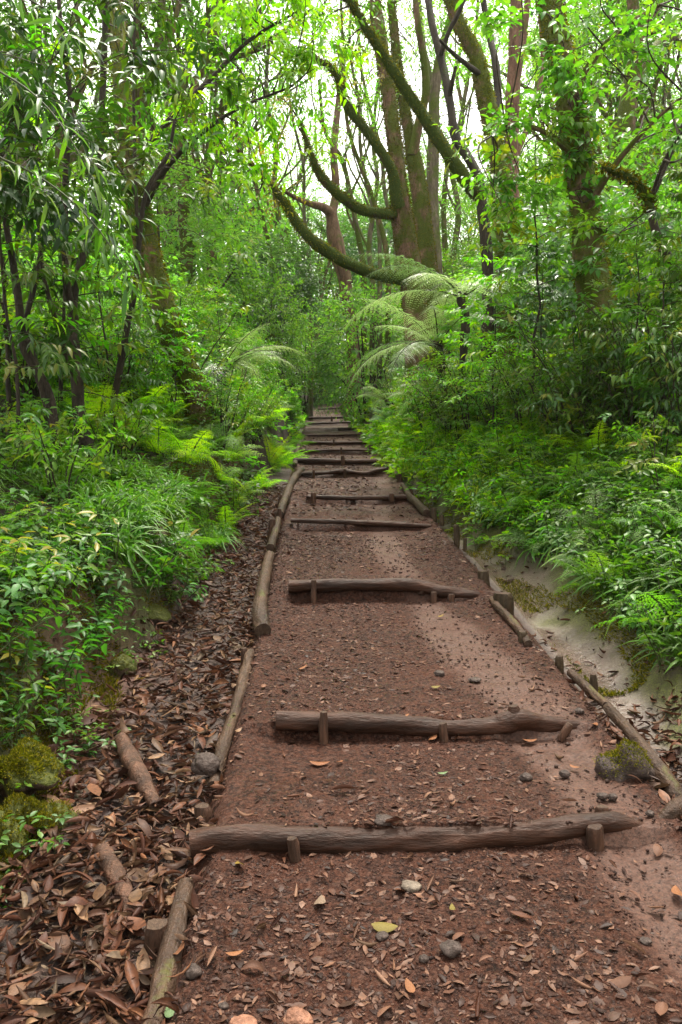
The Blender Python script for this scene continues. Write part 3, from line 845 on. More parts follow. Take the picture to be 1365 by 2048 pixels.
rg = np.random.default_rng(21)
LEAFM = []
for i in range(14):
    g = Geo()
    if i == 3:
        curled(g, np.zeros((1, 3)), np.zeros(1), np.zeros(1), 1.0, .52, np.array([-.5]), np.array([.12]), np.array([.5]), na=9, nc=7); LEAFM.append(g.mesh('dead_leaf', [M['dead']])); continue
    curled(g, np.zeros((1, 3)), np.zeros(1), np.zeros(1), 1.0, .30 + .22 * rg.random(), np.array([rg.choice([.4, .9, 1.4, 2.1, 2.7]) * rg.choice([-1, 1, 1])]), np.array([rg.normal(0, .3)]), np.array([.5]), na=9, nc=7)
    LEAFM.append(g.mesh('dead_leaf', [M['dead']]))


def put_leaf(px, py, L, mat, label, group, ang=None, mi=None, up=.012):
    q = hit(px, py, top); z = float(top(q[0], q[1]))
    o = link('fallen_leaf', LEAFM[mi if mi is not None else int(rg.integers(14))].copy() if mat else LEAFM[int(rg.integers(14))], None, (q[0], q[1], z + up),
             (rg.normal(0, .25), rg.normal(0, .25), rg.random() * 2 * PI if ang is None else ang), L * (.78 if mat and mat != 'tan' else 1))
    if mat: o.data.materials[0] = M[mat]
    return tag(o, label, 'leaf', group)


KL = 'single leaves standing out on the path'
for px, py, L, mt, lab, an in [
        (470, 1920, .065, 'orange', 'bright orange rounded leaf at bottom left of the path', .3), (872, 1380, .06, 'yellow', 'yellow leaf on the pale track below the second step', 0),
        (882, 1236, .062, 'yellow', 'ochre leaf lying alone on the pale track below the third step', .1), (606, 1340, .07, 'orange', 'tan curled leaf left of centre between second and third step', .5),
        (690, 1052, .11, 'yellow', 'golden leaf in front of the fourth step log', 0), (886, 1553, .055, 'greenleaf', 'small pale green leaf between the two nearest steps', .1),
        (480, 1738, .08, 'yellow', 'dull yellow leaf hanging below the nearest step log at the left', 1.9), (598, 1141, .06, 'yellow', 'yellow-green leaf above the third step log', .2),
        (470, 1288, .10, 'paleleaf', 'whitish torn leaf beside the thick pale edge log', .4), (640, 1532, .11, 'orange', 'long tan leaf behind the nearest step log, left', 0),
        (866, 1482, .09, 'orange', 'broad brown-orange leaf below the second step log', 1.0), (808, 1452, .07, 'orange', 'orange leaf resting against the second step log', .2),
        (640, 1815, .09, 'paleleaf', 'kite-shaped tan leaf below the nearest step', 1.4), (770, 1866, .10, 'yellow', 'wavy yellow-olive leaf strip on the near path', -.2),
        (905, 1830, .045, 'yellow', 'small olive-yellow oval leaf on the near path', 1.5), (340, 2032, .07, 'greenleaf', 'pale green oval leaf on the bottom edge log', 1.7),
        (680, 1530, .05, 'orange', 'small tan rounded leaf behind the nearest step log', .8), (1150, 1540, .06, 'orange', 'pinkish leaf by the grey pebble right of the track', -.8),
        (1190, 1455, .07, 'orange', 'tan leaf at the right end of the second step log', .9), (710, 1200, .10, 'orange', 'star-like tan leaf below the third step log', 1.1),
        (1060, 1486, .09, 'orange', 'ragged tan leaf right below the second step log', .1), (740, 1140, .06, 'yellow', 'pale straw leaf above the third step', 0),
        (1005, 1130, .11, 'orange', 'orange leaf standing in the mud gutter', 1.2), (1000, 1160, .10, 'yellow', 'yellow-orange leaf lying in the gutter under the dark ones', .5),
        (1018, 1165, .14, 'dead', 'dark red-brown leaf tilted in the gutter', .7), (1030, 1120, .09, 'paleleaf', 'pale leaf on the mud slope by the gutter', .3),
        (820, 1985, .06, 'orange', 'thin orange chip of leaf at the bottom centre', 1.9), (1355, 1795, .09, 'orange', 'pinkish orange leaf at the right picture edge', 1.3),
        (690, 1590, .10, 'dead', 'dull red leaf half trodden behind the nearest step log', 0), (495, 1215, .11, 'paleleaf', 'pale upright leaf in the ditch by the thick edge log', 1.4), (280, 1362, .09, 'yellow', 'pale yellow leaf lying on the bare red soil', -.2)]:
    put_leaf(px, py, L, mt if mt != 'dead' else None, lab, KL, an, 3 if mt != 'dead' else None, .016)

n_ind = 0
for (n, x0, x1, y0, y1, lab, grp, Ls) in ((120, 30, 400, 1420, 2040, 'curled brown dead leaf on top of the leaf heap in the left ditch', 'brown leaves in the left ditch', (.07, .12)),
                                          (100, 400, 1340, 1100, 2040, 'brown leaf lying flat on the trodden path in the foreground', 'brown leaves on the near path', (.035, .075)),
                                          (40, 1180, 1365, 1390, 1560, 'brown leaf of the heap at the right edge of the path', 'brown leaves at the right edge', (.06, .11)),
                                          (28, 980, 1230, 1100, 1340, 'dark leaf lying on the wet mud of the right gutter', 'leaves on the gutter mud', (.05, .10))):
    c = 0
    while c < n:
        px, py = rg.uniform(x0, x1), rg.uniform(y0, y1)
        q = hit(px, py, top)
        xx = q[0]
        inside = XL < xx < XR
        if 'ditch' in grp and (inside or xx < XL - .75): continue
        if 'near path' in grp and not inside: continue
        if 'right edge' in grp and inside: continue
        if 'gutter' in grp and (inside or xx > XR + .9): continue
        tan_ = 'near path' in grp and rg.random() < .6
        put_leaf(px, py, rg.uniform(*Ls), 'tan' if tan_ else None, lab.replace('brown leaf', 'tan leaf') if tan_ else lab, grp, up=.03 if 'ditch' in grp else .012)
        c += 1

# leaf litter heaps (uncountable)
def litter(n, xr, yr, L0, L1, zr, name, dens=None, curlmax=2.8):
    g = Geo(); y = yr[0] + (yr[1] - yr[0]) * rg.random(n) ** 1.6
    x = rg.uniform(xr[0], xr[1], n)
    if dens is not None:
        k = dens(x, y) > rg.random(n); x, y = x[k], y[k]
    n = len(x)
    z = top(x, y) + .004 + zr * rg.random(n) ** 1.5
    L = .88 * rg.uniform(L0, L1, n) * rg.choice([.35, .6, .85, 1.0, 1.25], n)
    curled(g, np.stack([x, y, z], -1), rg.random(n) * 2 * PI, rg.normal(0, .3, n), L, L * rg.uniform(.2, .52, n), rg.choice([.3, .8, 1.3, 1.9, 2.4, curlmax], n) * rg.choice([-1, 1, 1], n), rg.normal(0, .25, n), rg.random(n), na=5, nc=5, roll=rg.normal(0, .5, n))
    return tag(link(name, g.mesh(name, [M['litter']])), 'thick layer of curled brown leaves', 'leaf litter', None, 'stuff')


def dl(x, y):
    u = XL - x
    return np.clip(1.15 * sm(-.05, .05, u) * (1 - sm(.58, .80, u + .25 * N2.fbm(x * 3, y * 3, 2))), 0, 1) * (1 - np.exp(-(((x + 1.2) / .25) ** 2 + ((y - 4.25) / .45) ** 2)))


tag(litter(12500, (XL - .85, XL + .05), (1.7, 12), .05, .115, .05, 'leaf_litter', dl), 'thick layer of curled brown leaves filling the left ditch', 'leaf litter')
tag(litter(1900, (XR - .05, XR + .8), (2.3, 4.1), .05, .11, .05, 'leaf_litter', lambda x, y: 1 - sm(3.4, 4.1, y)), 'heap of wet brown leaves on the right edge of the path', 'leaf litter')
tag(litter(5200, (XL - 5, XL - .8), (2.5, 16), .05, .10, .02, 'leaf_litter'), 'scattered dead leaves under the plants of the left bank', 'leaf litter')
tag(litter(4200, (XR + .75, XR + 6), (2.8, 14), .05, .10, .02, 'leaf_litter'), 'scattered dead leaves under the plants of the right bank', 'leaf litter')

tag(litter(1500, (XR + .02, XR + 1.1), (3.6, 9), .02, .08, .012, 'leaf_litter', lambda x, y: np.clip(.25 + 1.5 * sm(.45, .9, x - XR) + 2 * N1.fbm(x * 3, y * 3, 3), 0, 1)), 'scraps of leaf and bark washed along the right gutter and its bank', 'leaf litter')

# trodden fragments and gravel on the path
def frag_d(x, y):
    wn = np.exp(-((x - .88 - .22 * np.sin(y * .55 + .6)) / .30) ** 2)
    return np.clip(1.0 - .85 * wn, .08, 1) * sm(-.25, .1, N2.fbm(x * 2.2, y * 2.2, 3) + .1)


g = Geo(); n = 30000
y = 1.6 + 20 * rg.random(n) ** 2.0; x = rg.uniform(XL + .02, XR - .02, n)
k = frag_d(x, y) > rg.random(n); x, y = x[k], y[k]; n = len(x)
L = (.006 + .040 * rg.random(n) ** 2.4) * np.clip(y / 5, 1, 2)
curled(g, np.stack([x, y, path_fine(x, y) + .0015 + .003 * rg.random(n)], -1), rg.random(n) * 2 * PI, rg.normal(0, .14, n), L, L * rg.uniform(.25, .7, n), rg.choice([.2, .5, 1.0], n) * rg.choice([-1, 1], n), rg.normal(0, .15, n), rg.random(n), na=4, nc=3, roll=rg.normal(0, .2, n))
tag(link('leaf_fragments', g.mesh('leaf_fragments', [M['frag']])), 'trodden brown leaf fragments scattered over the path', 'leaf litter', None, 'stuff')

RV, RF = rock_geo(5, 1, .3, .7)


def crumbs(n, yr, p, smax, dens, name, mat, lab, cat, shrink=3.0):
    g = Geo(); y = yr[0] + (yr[1] - yr[0]) * rg.random(n) ** p; x = rg.uniform(XL + .02, XR, n)
    k = dens(x, y) > rg.random(n); x, y = x[k], y[k]; n = len(x)
    s = (.0022 + smax * rg.random(n) ** shrink) * np.clip(y / 4, 1, 1.6)
    a = rg.random(n) * 2 * PI; sx = s * rg.uniform(.7, 1.8, n); ca, sa = np.cos(a), np.sin(a)
    V = np.stack([RV[None, :, 0] * (sx * ca)[:, None] - RV[None, :, 1] * (s * sa)[:, None], RV[None, :, 0] * (sx * sa)[:, None] + RV[None, :, 1] * (s * ca)[:, None], RV[None, :, 2] * s[:, None]], -1)
    V += np.stack([x, y, path_fine(x, y) - s * .1], -1)[:, None]
    g.add(V.reshape(-1, 3), (RF[None] + (np.arange(n) * len(RV))[:, None, None]).reshape(-1, 3), 0, np.repeat(rg.random(n), len(RV)))
    tag(link(name, g.mesh(name, [mat])), lab, cat, None, 'stuff')


crumbs(36000, (1.6, 8), 1.7, .0055, lambda x, y: np.clip(frag_d(x, y) * 1.1 - .03, 0, 1), 'soil_crumbs', M['crumb'], 'loose crumbs of dark earth over the path', 'soil')
g = Geo(); n = 1500
y = 1.6 + 9 * rg.random(n) ** 2.0; x = rg.uniform(XL + .02, XR, n)
k = (np.clip(.35 + 1.6 * N3.fbm(x * 2 + 7, y * 2, 3) + .35 * (x - .5), .03, 1)) > rg.random(n); x, y = x[k], y[k]; n = len(x)
s = .0025 + .010 * rg.random(n) ** 3
a = rg.random(n) * 2 * PI
sx = s * rg.uniform(.7, 1.4, n); ca, sa = np.cos(a), np.sin(a)
V = np.stack([RV[None, :, 0] * (sx * ca)[:, None] - RV[None, :, 1] * (s * sa)[:, None], RV[None, :, 0] * (sx * sa)[:, None] + RV[None, :, 1] * (s * ca)[:, None], RV[None, :, 2] * s[:, None]], -1)
V += np.stack([x, y, path_fine(x, y) - s * .12], -1)[:, None]
g.add(V.reshape(-1, 3), (RF[None] + (np.arange(n) * len(RV))[:, None, None]).reshape(-1, 3), 0, np.repeat(rg.random(n), len(RV)))
tag(link('gravel', g.mesh('gravel', [M['gravel']])), 'loose small gravel in the trodden earth of the path', 'gravel', None, 'stuff')

# ------------------------------------------------------------------ plant prototypes
def rdir(rg, n, up=.3):
    v = rg.normal(0, 1, (n, 3)); v[:, 2] = v[:, 2] * .6 + up
    return norm(v)


def rnd2(rg, k=2):
    return rg


def proto(name, geos, mats):
    """geos: list of (part name, Geo); returns list of (part, mesh)"""
    return [(pn, g.mesh(pn, mts)) for (pn, g), mts in zip(geos, mats)]


def place(name, parts, loc, rotz, scale, label, cat, group=None, tilt=0, ta=0):
    o = link(name, None, None, loc, (tilt * math.cos(ta), tilt * math.sin(ta), rotz), scale)
    for pn, me in parts:
        link(pn, me, o)
    return tag(o, label, cat, group)


def make_herb(seed, leaf, h=.28, L=.07, nst=6, W=None):
    rg = np.random.default_rng(seed); gs, gl = Geo(), Geo()
    for s in range(nst):
        b = np.array([rg.normal(0, .06), rg.normal(0, .06), -.03]); d = norm(np.array([rg.normal(0, .45), rg.normal(0, .45), 1]))
        hh = h * rg.uniform(.6, 1.2); lean = rg.normal(0, .12, 2)
        pts = np.array([b + d * hh * t + np.array([lean[0], lean[1], 0]) * t * t for t in (0, .35, .7, 1)])
        tube(gs, pts, np.array([.0035, .003, .0025, .0015]), 5, 0, 0, seed + s, caps=False)
        lev = 5; az = rg.random() * 6.28
        for k in range(lev):
            t = .3 + .7 * k / (lev - 1); p = b + d * hh * t + np.array([lean[0], lean[1], 0]) * t * t
            m = 2 if k < lev - 1 else 4
            a = az + k * PI / 2 + np.arange(m) * 2 * PI / m + rg.normal(0, .25, m)
            D = np.stack([np.cos(a), np.sin(a), rg.normal(.0, .25, m)], -1)
            ll = L * rg.uniform(.7, 1.25, m) * (1 - .3 * abs(t - .6))
            leaves(gl, np.repeat(p[None], m, 0) + D * .01, D, np.array([0, 0, 1.]) + rg.normal(0, .25, (m, 3)), ll, ll * (W or .58), LEAF6, np.clip(rg.normal(.45, .25, m), 0, 1))
    return proto('herb', [('stem', gs), ('foliage', gl)], [[M['stem']], [leaf]])


def make_grass(seed, leaf, n=70, Lr=(.25, .5), w=.008, spread=.9):
    rg = np.random.default_rng(seed); g = Geo()
    m = 6; t = np.linspace(0, 1, m)
    az = rg.random(n) * 2 * PI; L = rg.uniform(*Lr, n); out = rg.uniform(.25, 1, n) * spread
    b = rg.normal(0, .035, (n, 2))
    r = L[:, None] * out[:, None] * t[None] ** 1.3
    z = L[:, None] * (t[None] * (1.25 - .4 * out[:, None]) - (.45 + .55 * out[:, None]) * t[None] ** 2.3)
    cx = b[:, :1] + r * np.cos(az)[:, None]; cy = b[:, 1:] + r * np.sin(az)[:, None]
    wd = w * rg.uniform(.6, 1.3, n)[:, None] * (np.sin(PI * np.clip(t * .85 + .12, 0, 1)) ** .6)[None]; wd[:, -1] = .0006
    sx, sy = -np.sin(az)[:, None], np.cos(az)[:, None]
    V = np.stack([np.stack([cx - sx * wd, cy - sy * wd, z + wd * .5], -1), np.stack([cx, cy, z], -1), np.stack([cx + sx * wd, cy + sy * wd, z + wd * .5], -1)], 2)
    idx = np.arange(m * 3).reshape(m, 3)
    f = np.stack([idx[:-1, :-1], idx[:-1, 1:], idx[1:, 1:], idx[1:, :-1]], -1).reshape(-1, 4)
    g.add(V.reshape(-1, 3), (f[None] + (np.arange(n) * m * 3)[:, None, None]).reshape(-1, 4), 0, np.repeat(np.clip(rg.normal(.45, .25, n), 0, 1), m * 3))
    return g.mesh('grass_tuft', [leaf])


def frond(g, gs, o, az, L, el0, droop, npin, pinL, rg, bip=0, mat=0, rn=.5, w=.28, sr=.006):
    """one fern frond from o, leaning out along az"""
    t = np.linspace(0, 1, npin + 1)
    el = el0 - droop * t ** 1.2
    ds = L / npin
    hor = np.cumsum(np.cos(el)) * ds; ver = np.cumsum(np.sin(el)) * ds
    h = np.array([math.cos(az), math.sin(az), 0])
    Pn = o + np.outer(hor, h) + np.outer(ver, [0, 0, 1.])
    T = norm(np.gradient(Pn, axis=0)); S = np.cross(np.broadcast_to([0, 0, 1.], T.shape), h[None]) * 0 + np.array([-h[1], h[0], 0]); Nn = np.cross(T, S)
    tube(gs, np.vstack([o, Pn]), np.linspace(sr, sr * .2, npin + 2), 4, 0, 0, 1, caps=False)
    prof = np.minimum(1, (t * 5.5 + .12)) * (1 - t) ** .62 * 1.15 + .03
    i0 = max(1, int(npin * .12))
    for sg in (1, -1):
        pp = Pn[i0:]; k = len(pp)
        D = norm(S[i0:] * sg + T[i0:] * (.28 + .25 * t[i0:, None]) + Nn[i0:] * .06 + rg.normal(0, .10, (k, 3)) - np.array([0, 0, .12 if not bip or bip < 8 else .38]))
        l = pinL * prof[i0:] * rg.uniform(.88, 1.1, k)
        if not bip:
            leaves(g, pp, D, Nn[i0:] + rg.normal(0, .12, (k, 3)), l, np.maximum(l * .0 + min(ds * 1.15, pinL * w), .004), LANCE, np.clip(rn + rg.normal(0, .1, k), 0, 1), mat)
        else:
            q = (np.arange(bip) + .5) / bip
            P2 = pp[:, None] + D[:, None] * (l[:, None] * q[None])[..., None]; P2[..., 2] -= (l[:, None] * q[None] ** 2) * .22
            sd2 = np.cross(Nn[i0:], D)
            for s2 in (1, -1):
                D2 = sd2[:, None] * s2 + D[:, None] * .75 + rg.normal(0, .1, P2.shape)
                l2 = ds * .72 * (1 - q[None] * .72) * np.clip(l[:, None] / pinL * 1.7, .25, 1.25)
                leaves(g, P2.reshape(-1, 3), D2.reshape(-1, 3), np.repeat(Nn[i0:], bip, 0) + rg.normal(0, .15, (k * bip, 3)), l2.ravel(), l2.ravel() * .62, LEAF2, np.clip(rn + rg.normal(0, .12, k * bip), 0, 1), mat)
    return Pn


def make_fern(seed, leaf, n=9, L=.6, bip=6):
    rg = np.random.default_rng(seed); g, gs = Geo(), Geo()
    for k in range(n):
        frond(g, gs, np.array([rg.normal(0, .02), rg.normal(0, .02), -.02]), k * 2 * PI / n + rg.normal(0, .3), L * rg.uniform(.65, 1.1), rg.uniform(.7, 1.25), rg.uniform(.9, 1.6), 17, L * .24, rg, bip, rn=rg.uniform(.15, .85), sr=.003)
    return proto('fern', [('stalk', gs), ('frond', g)], [[M['stem']], [leaf]])


def make_shrub(seed, leaf, h=1.6, spread=.9, nst=7, L=.09, W=.035, per=9, tm=LEAF6, tl=.35, k=8, hang=.3, wood='darkbark', droop=.12):
    rg = np.random.default_rng(seed); gs, gl = Geo(), Geo()
    S, D, Ln = [], [], []
    for s in range(nst):
        az = s * 2 * PI / nst + rg.normal(0, .4); out = spread * rg.uniform(.25, 1); hh = h * rg.uniform(.6, 1.05)
        d = np.array([math.cos(az), math.sin(az), 0])
        t = np.linspace(0, 1, 7)
        pts = np.outer(.06 + out * t ** 1.5, d) + np.outer(hh * (t ** .85) - .05, [0, 0, 1.]) + np.concatenate([[np.zeros(3)], np.cumsum(rg.normal(0, .03 * h / 1.6, (6, 3)), 0)])
        r = np.linspace(.013, .004, 7) * (h / 1.6) ** .8 * rg.uniform(.8, 1.2)
        tube(gs, pts, r, 6, 0, .1, seed * 3 + s, caps=False)
        m = per
        tt = rg.uniform(.22, 1.0, m); i = np.minimum((tt * 6).astype(int), 5); f = (tt * 6 - i)[:, None]
        S.append(pts[i] * (1 - f) + pts[i + 1] * f)
        dd = rdir(rg, m, .25) + d * .5
        D.append(dd); Ln.append(tl * rg.uniform(.6, 1.25, m) * (h / 1.6) ** .4)
    S = np.concatenate(S); D = np.concatenate(D); Ln = np.concatenate(Ln)
    spray(gl, S, D, Ln, k, L, W, rg, droop=droop, tm=tm, hang=hang, tw=.0025 * (h / 1.6) ** .5)
    return proto('shrub', [('stem', gs), ('foliage', gl)], [[M[wood]], [leaf, M['twig']]])


def make_sapling(seed, leaf, h=3.6, L=.11, W=.04, nb=26, bl=.8, tm=LEAF6, k=9, r0=.022, hang=.35, low=.22):
    rg = np.random.default_rng(seed); gs, gb, gl = Geo(), Geo(), Geo()
    t = np.linspace(0, 1, 12)
    pts = np.stack([np.cumsum(rg.normal(0, .03, 12)), np.cumsum(rg.normal(0, .03, 12)), h * t - .1], -1)
    tube(gs, pts, np.linspace(r0, .004, 12), 7, 0, .08, seed, caps=False)
    S, D, Ln = [], [], []
    for b in range(nb):
        q = low + (1 - low) * (b + rg.random()) / nb
        i = min(int(q * 11), 10); f = q * 11 - i; p = pts[i] * (1 - f) + pts[i + 1] * f
        az = b * 2.4 + rg.normal(0, .4); ln = bl * (1.15 - .75 * q) * rg.uniform(.6, 1.2)
        d = norm(np.array([math.cos(az), math.sin(az), rg.uniform(.05, .55)]))
        tt = np.linspace(0, 1, 5)
        bp = p + np.outer(tt * ln, d); bp[:, 2] -= .22 * ln * tt ** 2
        tube(gb, bp, np.linspace(.006, .002, 5), 4, 0, 0, seed, caps=False)
        m = 5
        ti = np.array([.35, .55, .75, .9, 1.0]); sgn = np.array([1, -1, 1, -1, 0])
        sp = p + np.outer(ti * ln, d); sp[:, 2] -= .22 * ln * ti ** 2
        sd = np.cross(d, [0, 0, 1.])
        S.append(sp); D.append(d * .8 + np.outer(sgn, sd) * .9 + rg.normal(0, .2, (5, 3))); Ln.append(np.full(5, ln * .45))
    spray(gl, np.concatenate(S), np.concatenate(D), np.concatenate(Ln), k, L, W, rg, droop=.1, tm=tm, hang=hang, tw=.002)
    return proto('sapling', [('trunk', gs), ('branch', gb), ('crown', gl)], [[M['darkbark']], [M['twig']], [leaf, M['twig']]])


def make_bush(seed, leaf, R=1.6, H=3.2, n=420, L=.12, W=.05, k=7, tm=LEAF2, tl=.45, cone=0, fill=.55, lift=0):
    """large rounded or cone-shaped bush: stems + sprays through a lumpy volume"""
    rg = np.random.default_rng(seed); gs, gl = Geo(), Geo()
    lobes = rg.normal(0, 1, (9, 3)); lobes = norm(lobes)
    d = rg.normal(0, 1, (n, 3)); d = norm(d); rad = fill + (1 - fill) * rg.random(n) ** .6
    lump = .72 + .42 * np.max(np.clip(d @ lobes.T, 0, 1) ** 3, 1)
    Pt = d * (rad * lump)[:, None]
    if cone:
        q = (Pt[:, 2] + 1) / 2; sc = np.clip(1.15 - q, .1, 1.0); Pt[:, :2] *= sc[:, None] * 1.25
    S = Pt * np.array([R, R, H * .5]) + np.array([0, 0, H * .52 + lift])
    S[:, 2] = np.maximum(S[:, 2], .05 + lift)
    D = d * np.array([1, 1, .5]) + rg.normal(0, .35, (n, 3)) + np.array([0, 0, .1])
    spray(gl, S, D, tl * rg.uniform(.6, 1.3, n), k, L, W, rg, droop=.14, tm=tm, hang=.4, tw=.004)
    for s in range(7):
        j = rg.integers(n); e = S[j]; b = np.array([rg.normal(0, .12), rg.normal(0, .12), -.15])
        pts, rr = smooth_poly(np.array([b, b * .4 + e * .35 + np.array([0, 0, .25 * H * .3]), e * .75 + np.array([0, 0, .1]), e]), np.array([.035, .028, .018, .006]) * H / 3, 4)
        tube(gs, pts, rr, 6, 0, .1, seed + s, caps=False)
    return proto('bush', [('stem', gs), ('foliage', gl)], [[M['darkbark']], [leaf, M['twig']]])


def make_tree_fern(seed, h=1.5, n=13, L=1.7, leaf=None, bip=12, arc=3.1):
    rg = np.random.default_rng(seed); gt, gs, out = Geo(), Geo(), []
    pts = np.array([[0, 0, -.3], [.03, .02, h * .4], [.0, .05, h * .75], [.02, .0, h]])
    tube(gt, *smooth_poly(pts, np.array([.06, .05, .05, .065]), 6), sides=10, rough=.3, seed=seed)
    parts = []
    for k in range(n):
        g, gs = Geo(), Geo()
        frond(g, gs, np.array([.02, 0, h - .03]), (k + .5) / n * 2 * arc - arc + rg.normal(0, .25), L * rg.uniform(.65, 1.15), rg.uniform(.2, 1.05), rg.uniform(.8, 1.8), 36, L * .25, rg, bip, rn=rg.uniform(.1, .9), sr=.011)
        me = None
        off = g
        off.F += [(f + g.n, 1) for f, _ in gs.F]; off.V += gs.V; off.R += gs.R; off.n += gs.n
        parts.append(('frond', off.mesh('frond', [leaf or L_['treefern'], M['darkbark']])))
    return [('trunk', gt.mesh('trunk', [M['darkbark']]))] + parts


# ------------------------------------------------------------------ trees traced limb by limb
_hs = [0]


def moss_fuzz(g, pts, rad, n, rg, ln=.05):
    i = rg.integers(0, len(pts) - 1, n); f = rg.random((n, 1))
    p = pts[i] * (1 - f) + pts[i + 1] * f; r = rad[i] * (1 - f[:, 0]) + rad[i + 1] * f[:, 0]
    T = norm(pts[i + 1] - pts[i]); a = rg.normal(0, 1, (n, 3)) + np.array([0, 0, .55]); a = norm(a - T * (a * T).sum(1, keepdims=True))
    D = a + T * rg.normal(0, .5, (n, 1)) + rg.normal(0, .35, (n, 3)); D[:, 2] -= .35
    leaves(g, p + a * (r * .94)[:, None], D, rg.normal(0, 1, (n, 3)), ln * rg.uniform(.4, 1.3, n), ln * .3, LEAF2, rg.random(n), 0)


def hero(name, label, limbs, mats, clusters=(), leaf=None, L=.1, W=.035, k=8, tl=.4, tm=LEAF6, moss=0, group=None, tw=.003, hang=.35, bough=.014, sides=12, mossln=.05, cat='tree', root=True, rough=.12):
    """limbs: lists of (photo x, photo y, distance, radius px); first one is the trunk from its foot up"""
    _hs[0] += 1
    rg = np.random.default_rng(500 + _hs[0])
    Wl = []
    for i, lb in enumerate(limbs):
        pts = np.array([P(a, b, Y) for a, b, Y, r in lb]); rr = np.array([r * Y / F for a, b, Y, r in lb])
        if i == 0 and root:
            b0 = pts[0]; zg = float(hgt(b0[0], b0[1])) - .15
            if b0[2] > zg:
                foot = np.array([b0[0] + (b0[0] - pts[1][0]) * .1, b0[1], zg]); mid = (b0 + foot) / 2 + np.array([.01, 0, 0])
                pts = np.vstack([foot, mid, pts]); rr = np.concatenate([[rr[0] * 1.35, rr[0] * 1.08], rr])
        Wl.append(smooth_poly(pts, rr, 6))
    o = Wl[0][0][0].copy()
    e = link(name, None, None, tuple(o)); tag(e, label, cat, group)
    mats = mats if isinstance(mats, (list, tuple)) else [mats]
    for i, (pts, rr) in enumerate(Wl):
        g = Geo(); tube(g, pts, rr, sides, 0, rough, 900 + _hs[0] * 20 + i)
        lo = link('trunk' if i == 0 else 'branch', g.mesh('trunk' if i == 0 else 'branch', [mats[min(i, len(mats) - 1)]], o), e)
        if moss and i in moss:
            g = Geo(); ln = np.sum(np.linalg.norm(np.diff(pts, axis=0), axis=1))
            moss_fuzz(g, pts, rr, int(520 * ln * (1 + rr.mean() * 6)), rg, mossln)
            link('moss', g.mesh('moss', [M['moss']], o), lo)
    if len(clusters):
        g = Geo(); allp = np.concatenate([w_[0] for w_ in Wl])
        for (px, py, Yc, rp, n) in clusters:
            c = P(px, py, Yc); R = rp * Yc / F
            j = np.argmin(np.linalg.norm((allp - c) * np.array([1, 1, .8]) + np.array([0, 0, .2 * R]), axis=1))
            s = allp[j]
            mid = (s + c) / 2 + np.array([0, 0, .15 * np.linalg.norm(c - s)]) + rg.normal(0, .08, 3)
            bp, br = smooth_poly(np.array([s, mid, c + np.array([0, 0, .1 * R])]), np.array([bough, bough * .7, bough * .35]), 5)
            tube(g, bp, br, 5, 1, 0, 3, caps=False)
            m = max(3, int(n))
            off = rg.normal(0, .5, (m, 3)) * np.array([R, R, R * .75])
            # sub-boughs so that leaves hang together in tiers
            q = max(2, m // 6); cen = rg.normal(0, .62, (q, 3)) * np.array([R, R * 1.1, R * .8]); w_ = rg.integers(0, q, m)
            off = cen[w_] + rg.normal(0, .16, (m, 3)) * R
            S = c + off
            twigs(g, np.repeat(c[None], q, 0), c + cen * .5 + np.array([0, 0, .05 * R]), c + cen, np.full(q, bough * .3), 1)
            D = norm(cen[w_] + 1e-3) * np.array([1, 1, .35]) + rdir(rg, m, .0) * .75
            spray(g, S, D, tl * rg.uniform(.6, 1.3, m), k, L, W, rg, droop=.16, tm=tm, tw=tw, hang=hang, rn=np.clip(rg.normal(.5, .3, q)[w_] + rg.normal(0, .12, m), 0, 1))
        link('crown', g.mesh('crown', [leaf, M['twig']], o), e)
    return e


def grid_clusters(x0, x1, y0, y1, step, Yr, rr, n, rg, keep=None):
    out = []
    for x in np.arange(x0, x1, step):
        for y in np.arange(y0, y1, step):
            px, py = x + rg.uniform(0, step), y + rg.uniform(0, step)
            if keep is None or keep(px, py) > rg.random():
                out.append((px, py, rg.uniform(*Yr), rr * rg.uniform(.75, 1.3), n * rg.uniform(.6, 1.3)))
    return out

rg = np.random.default_rng(77)
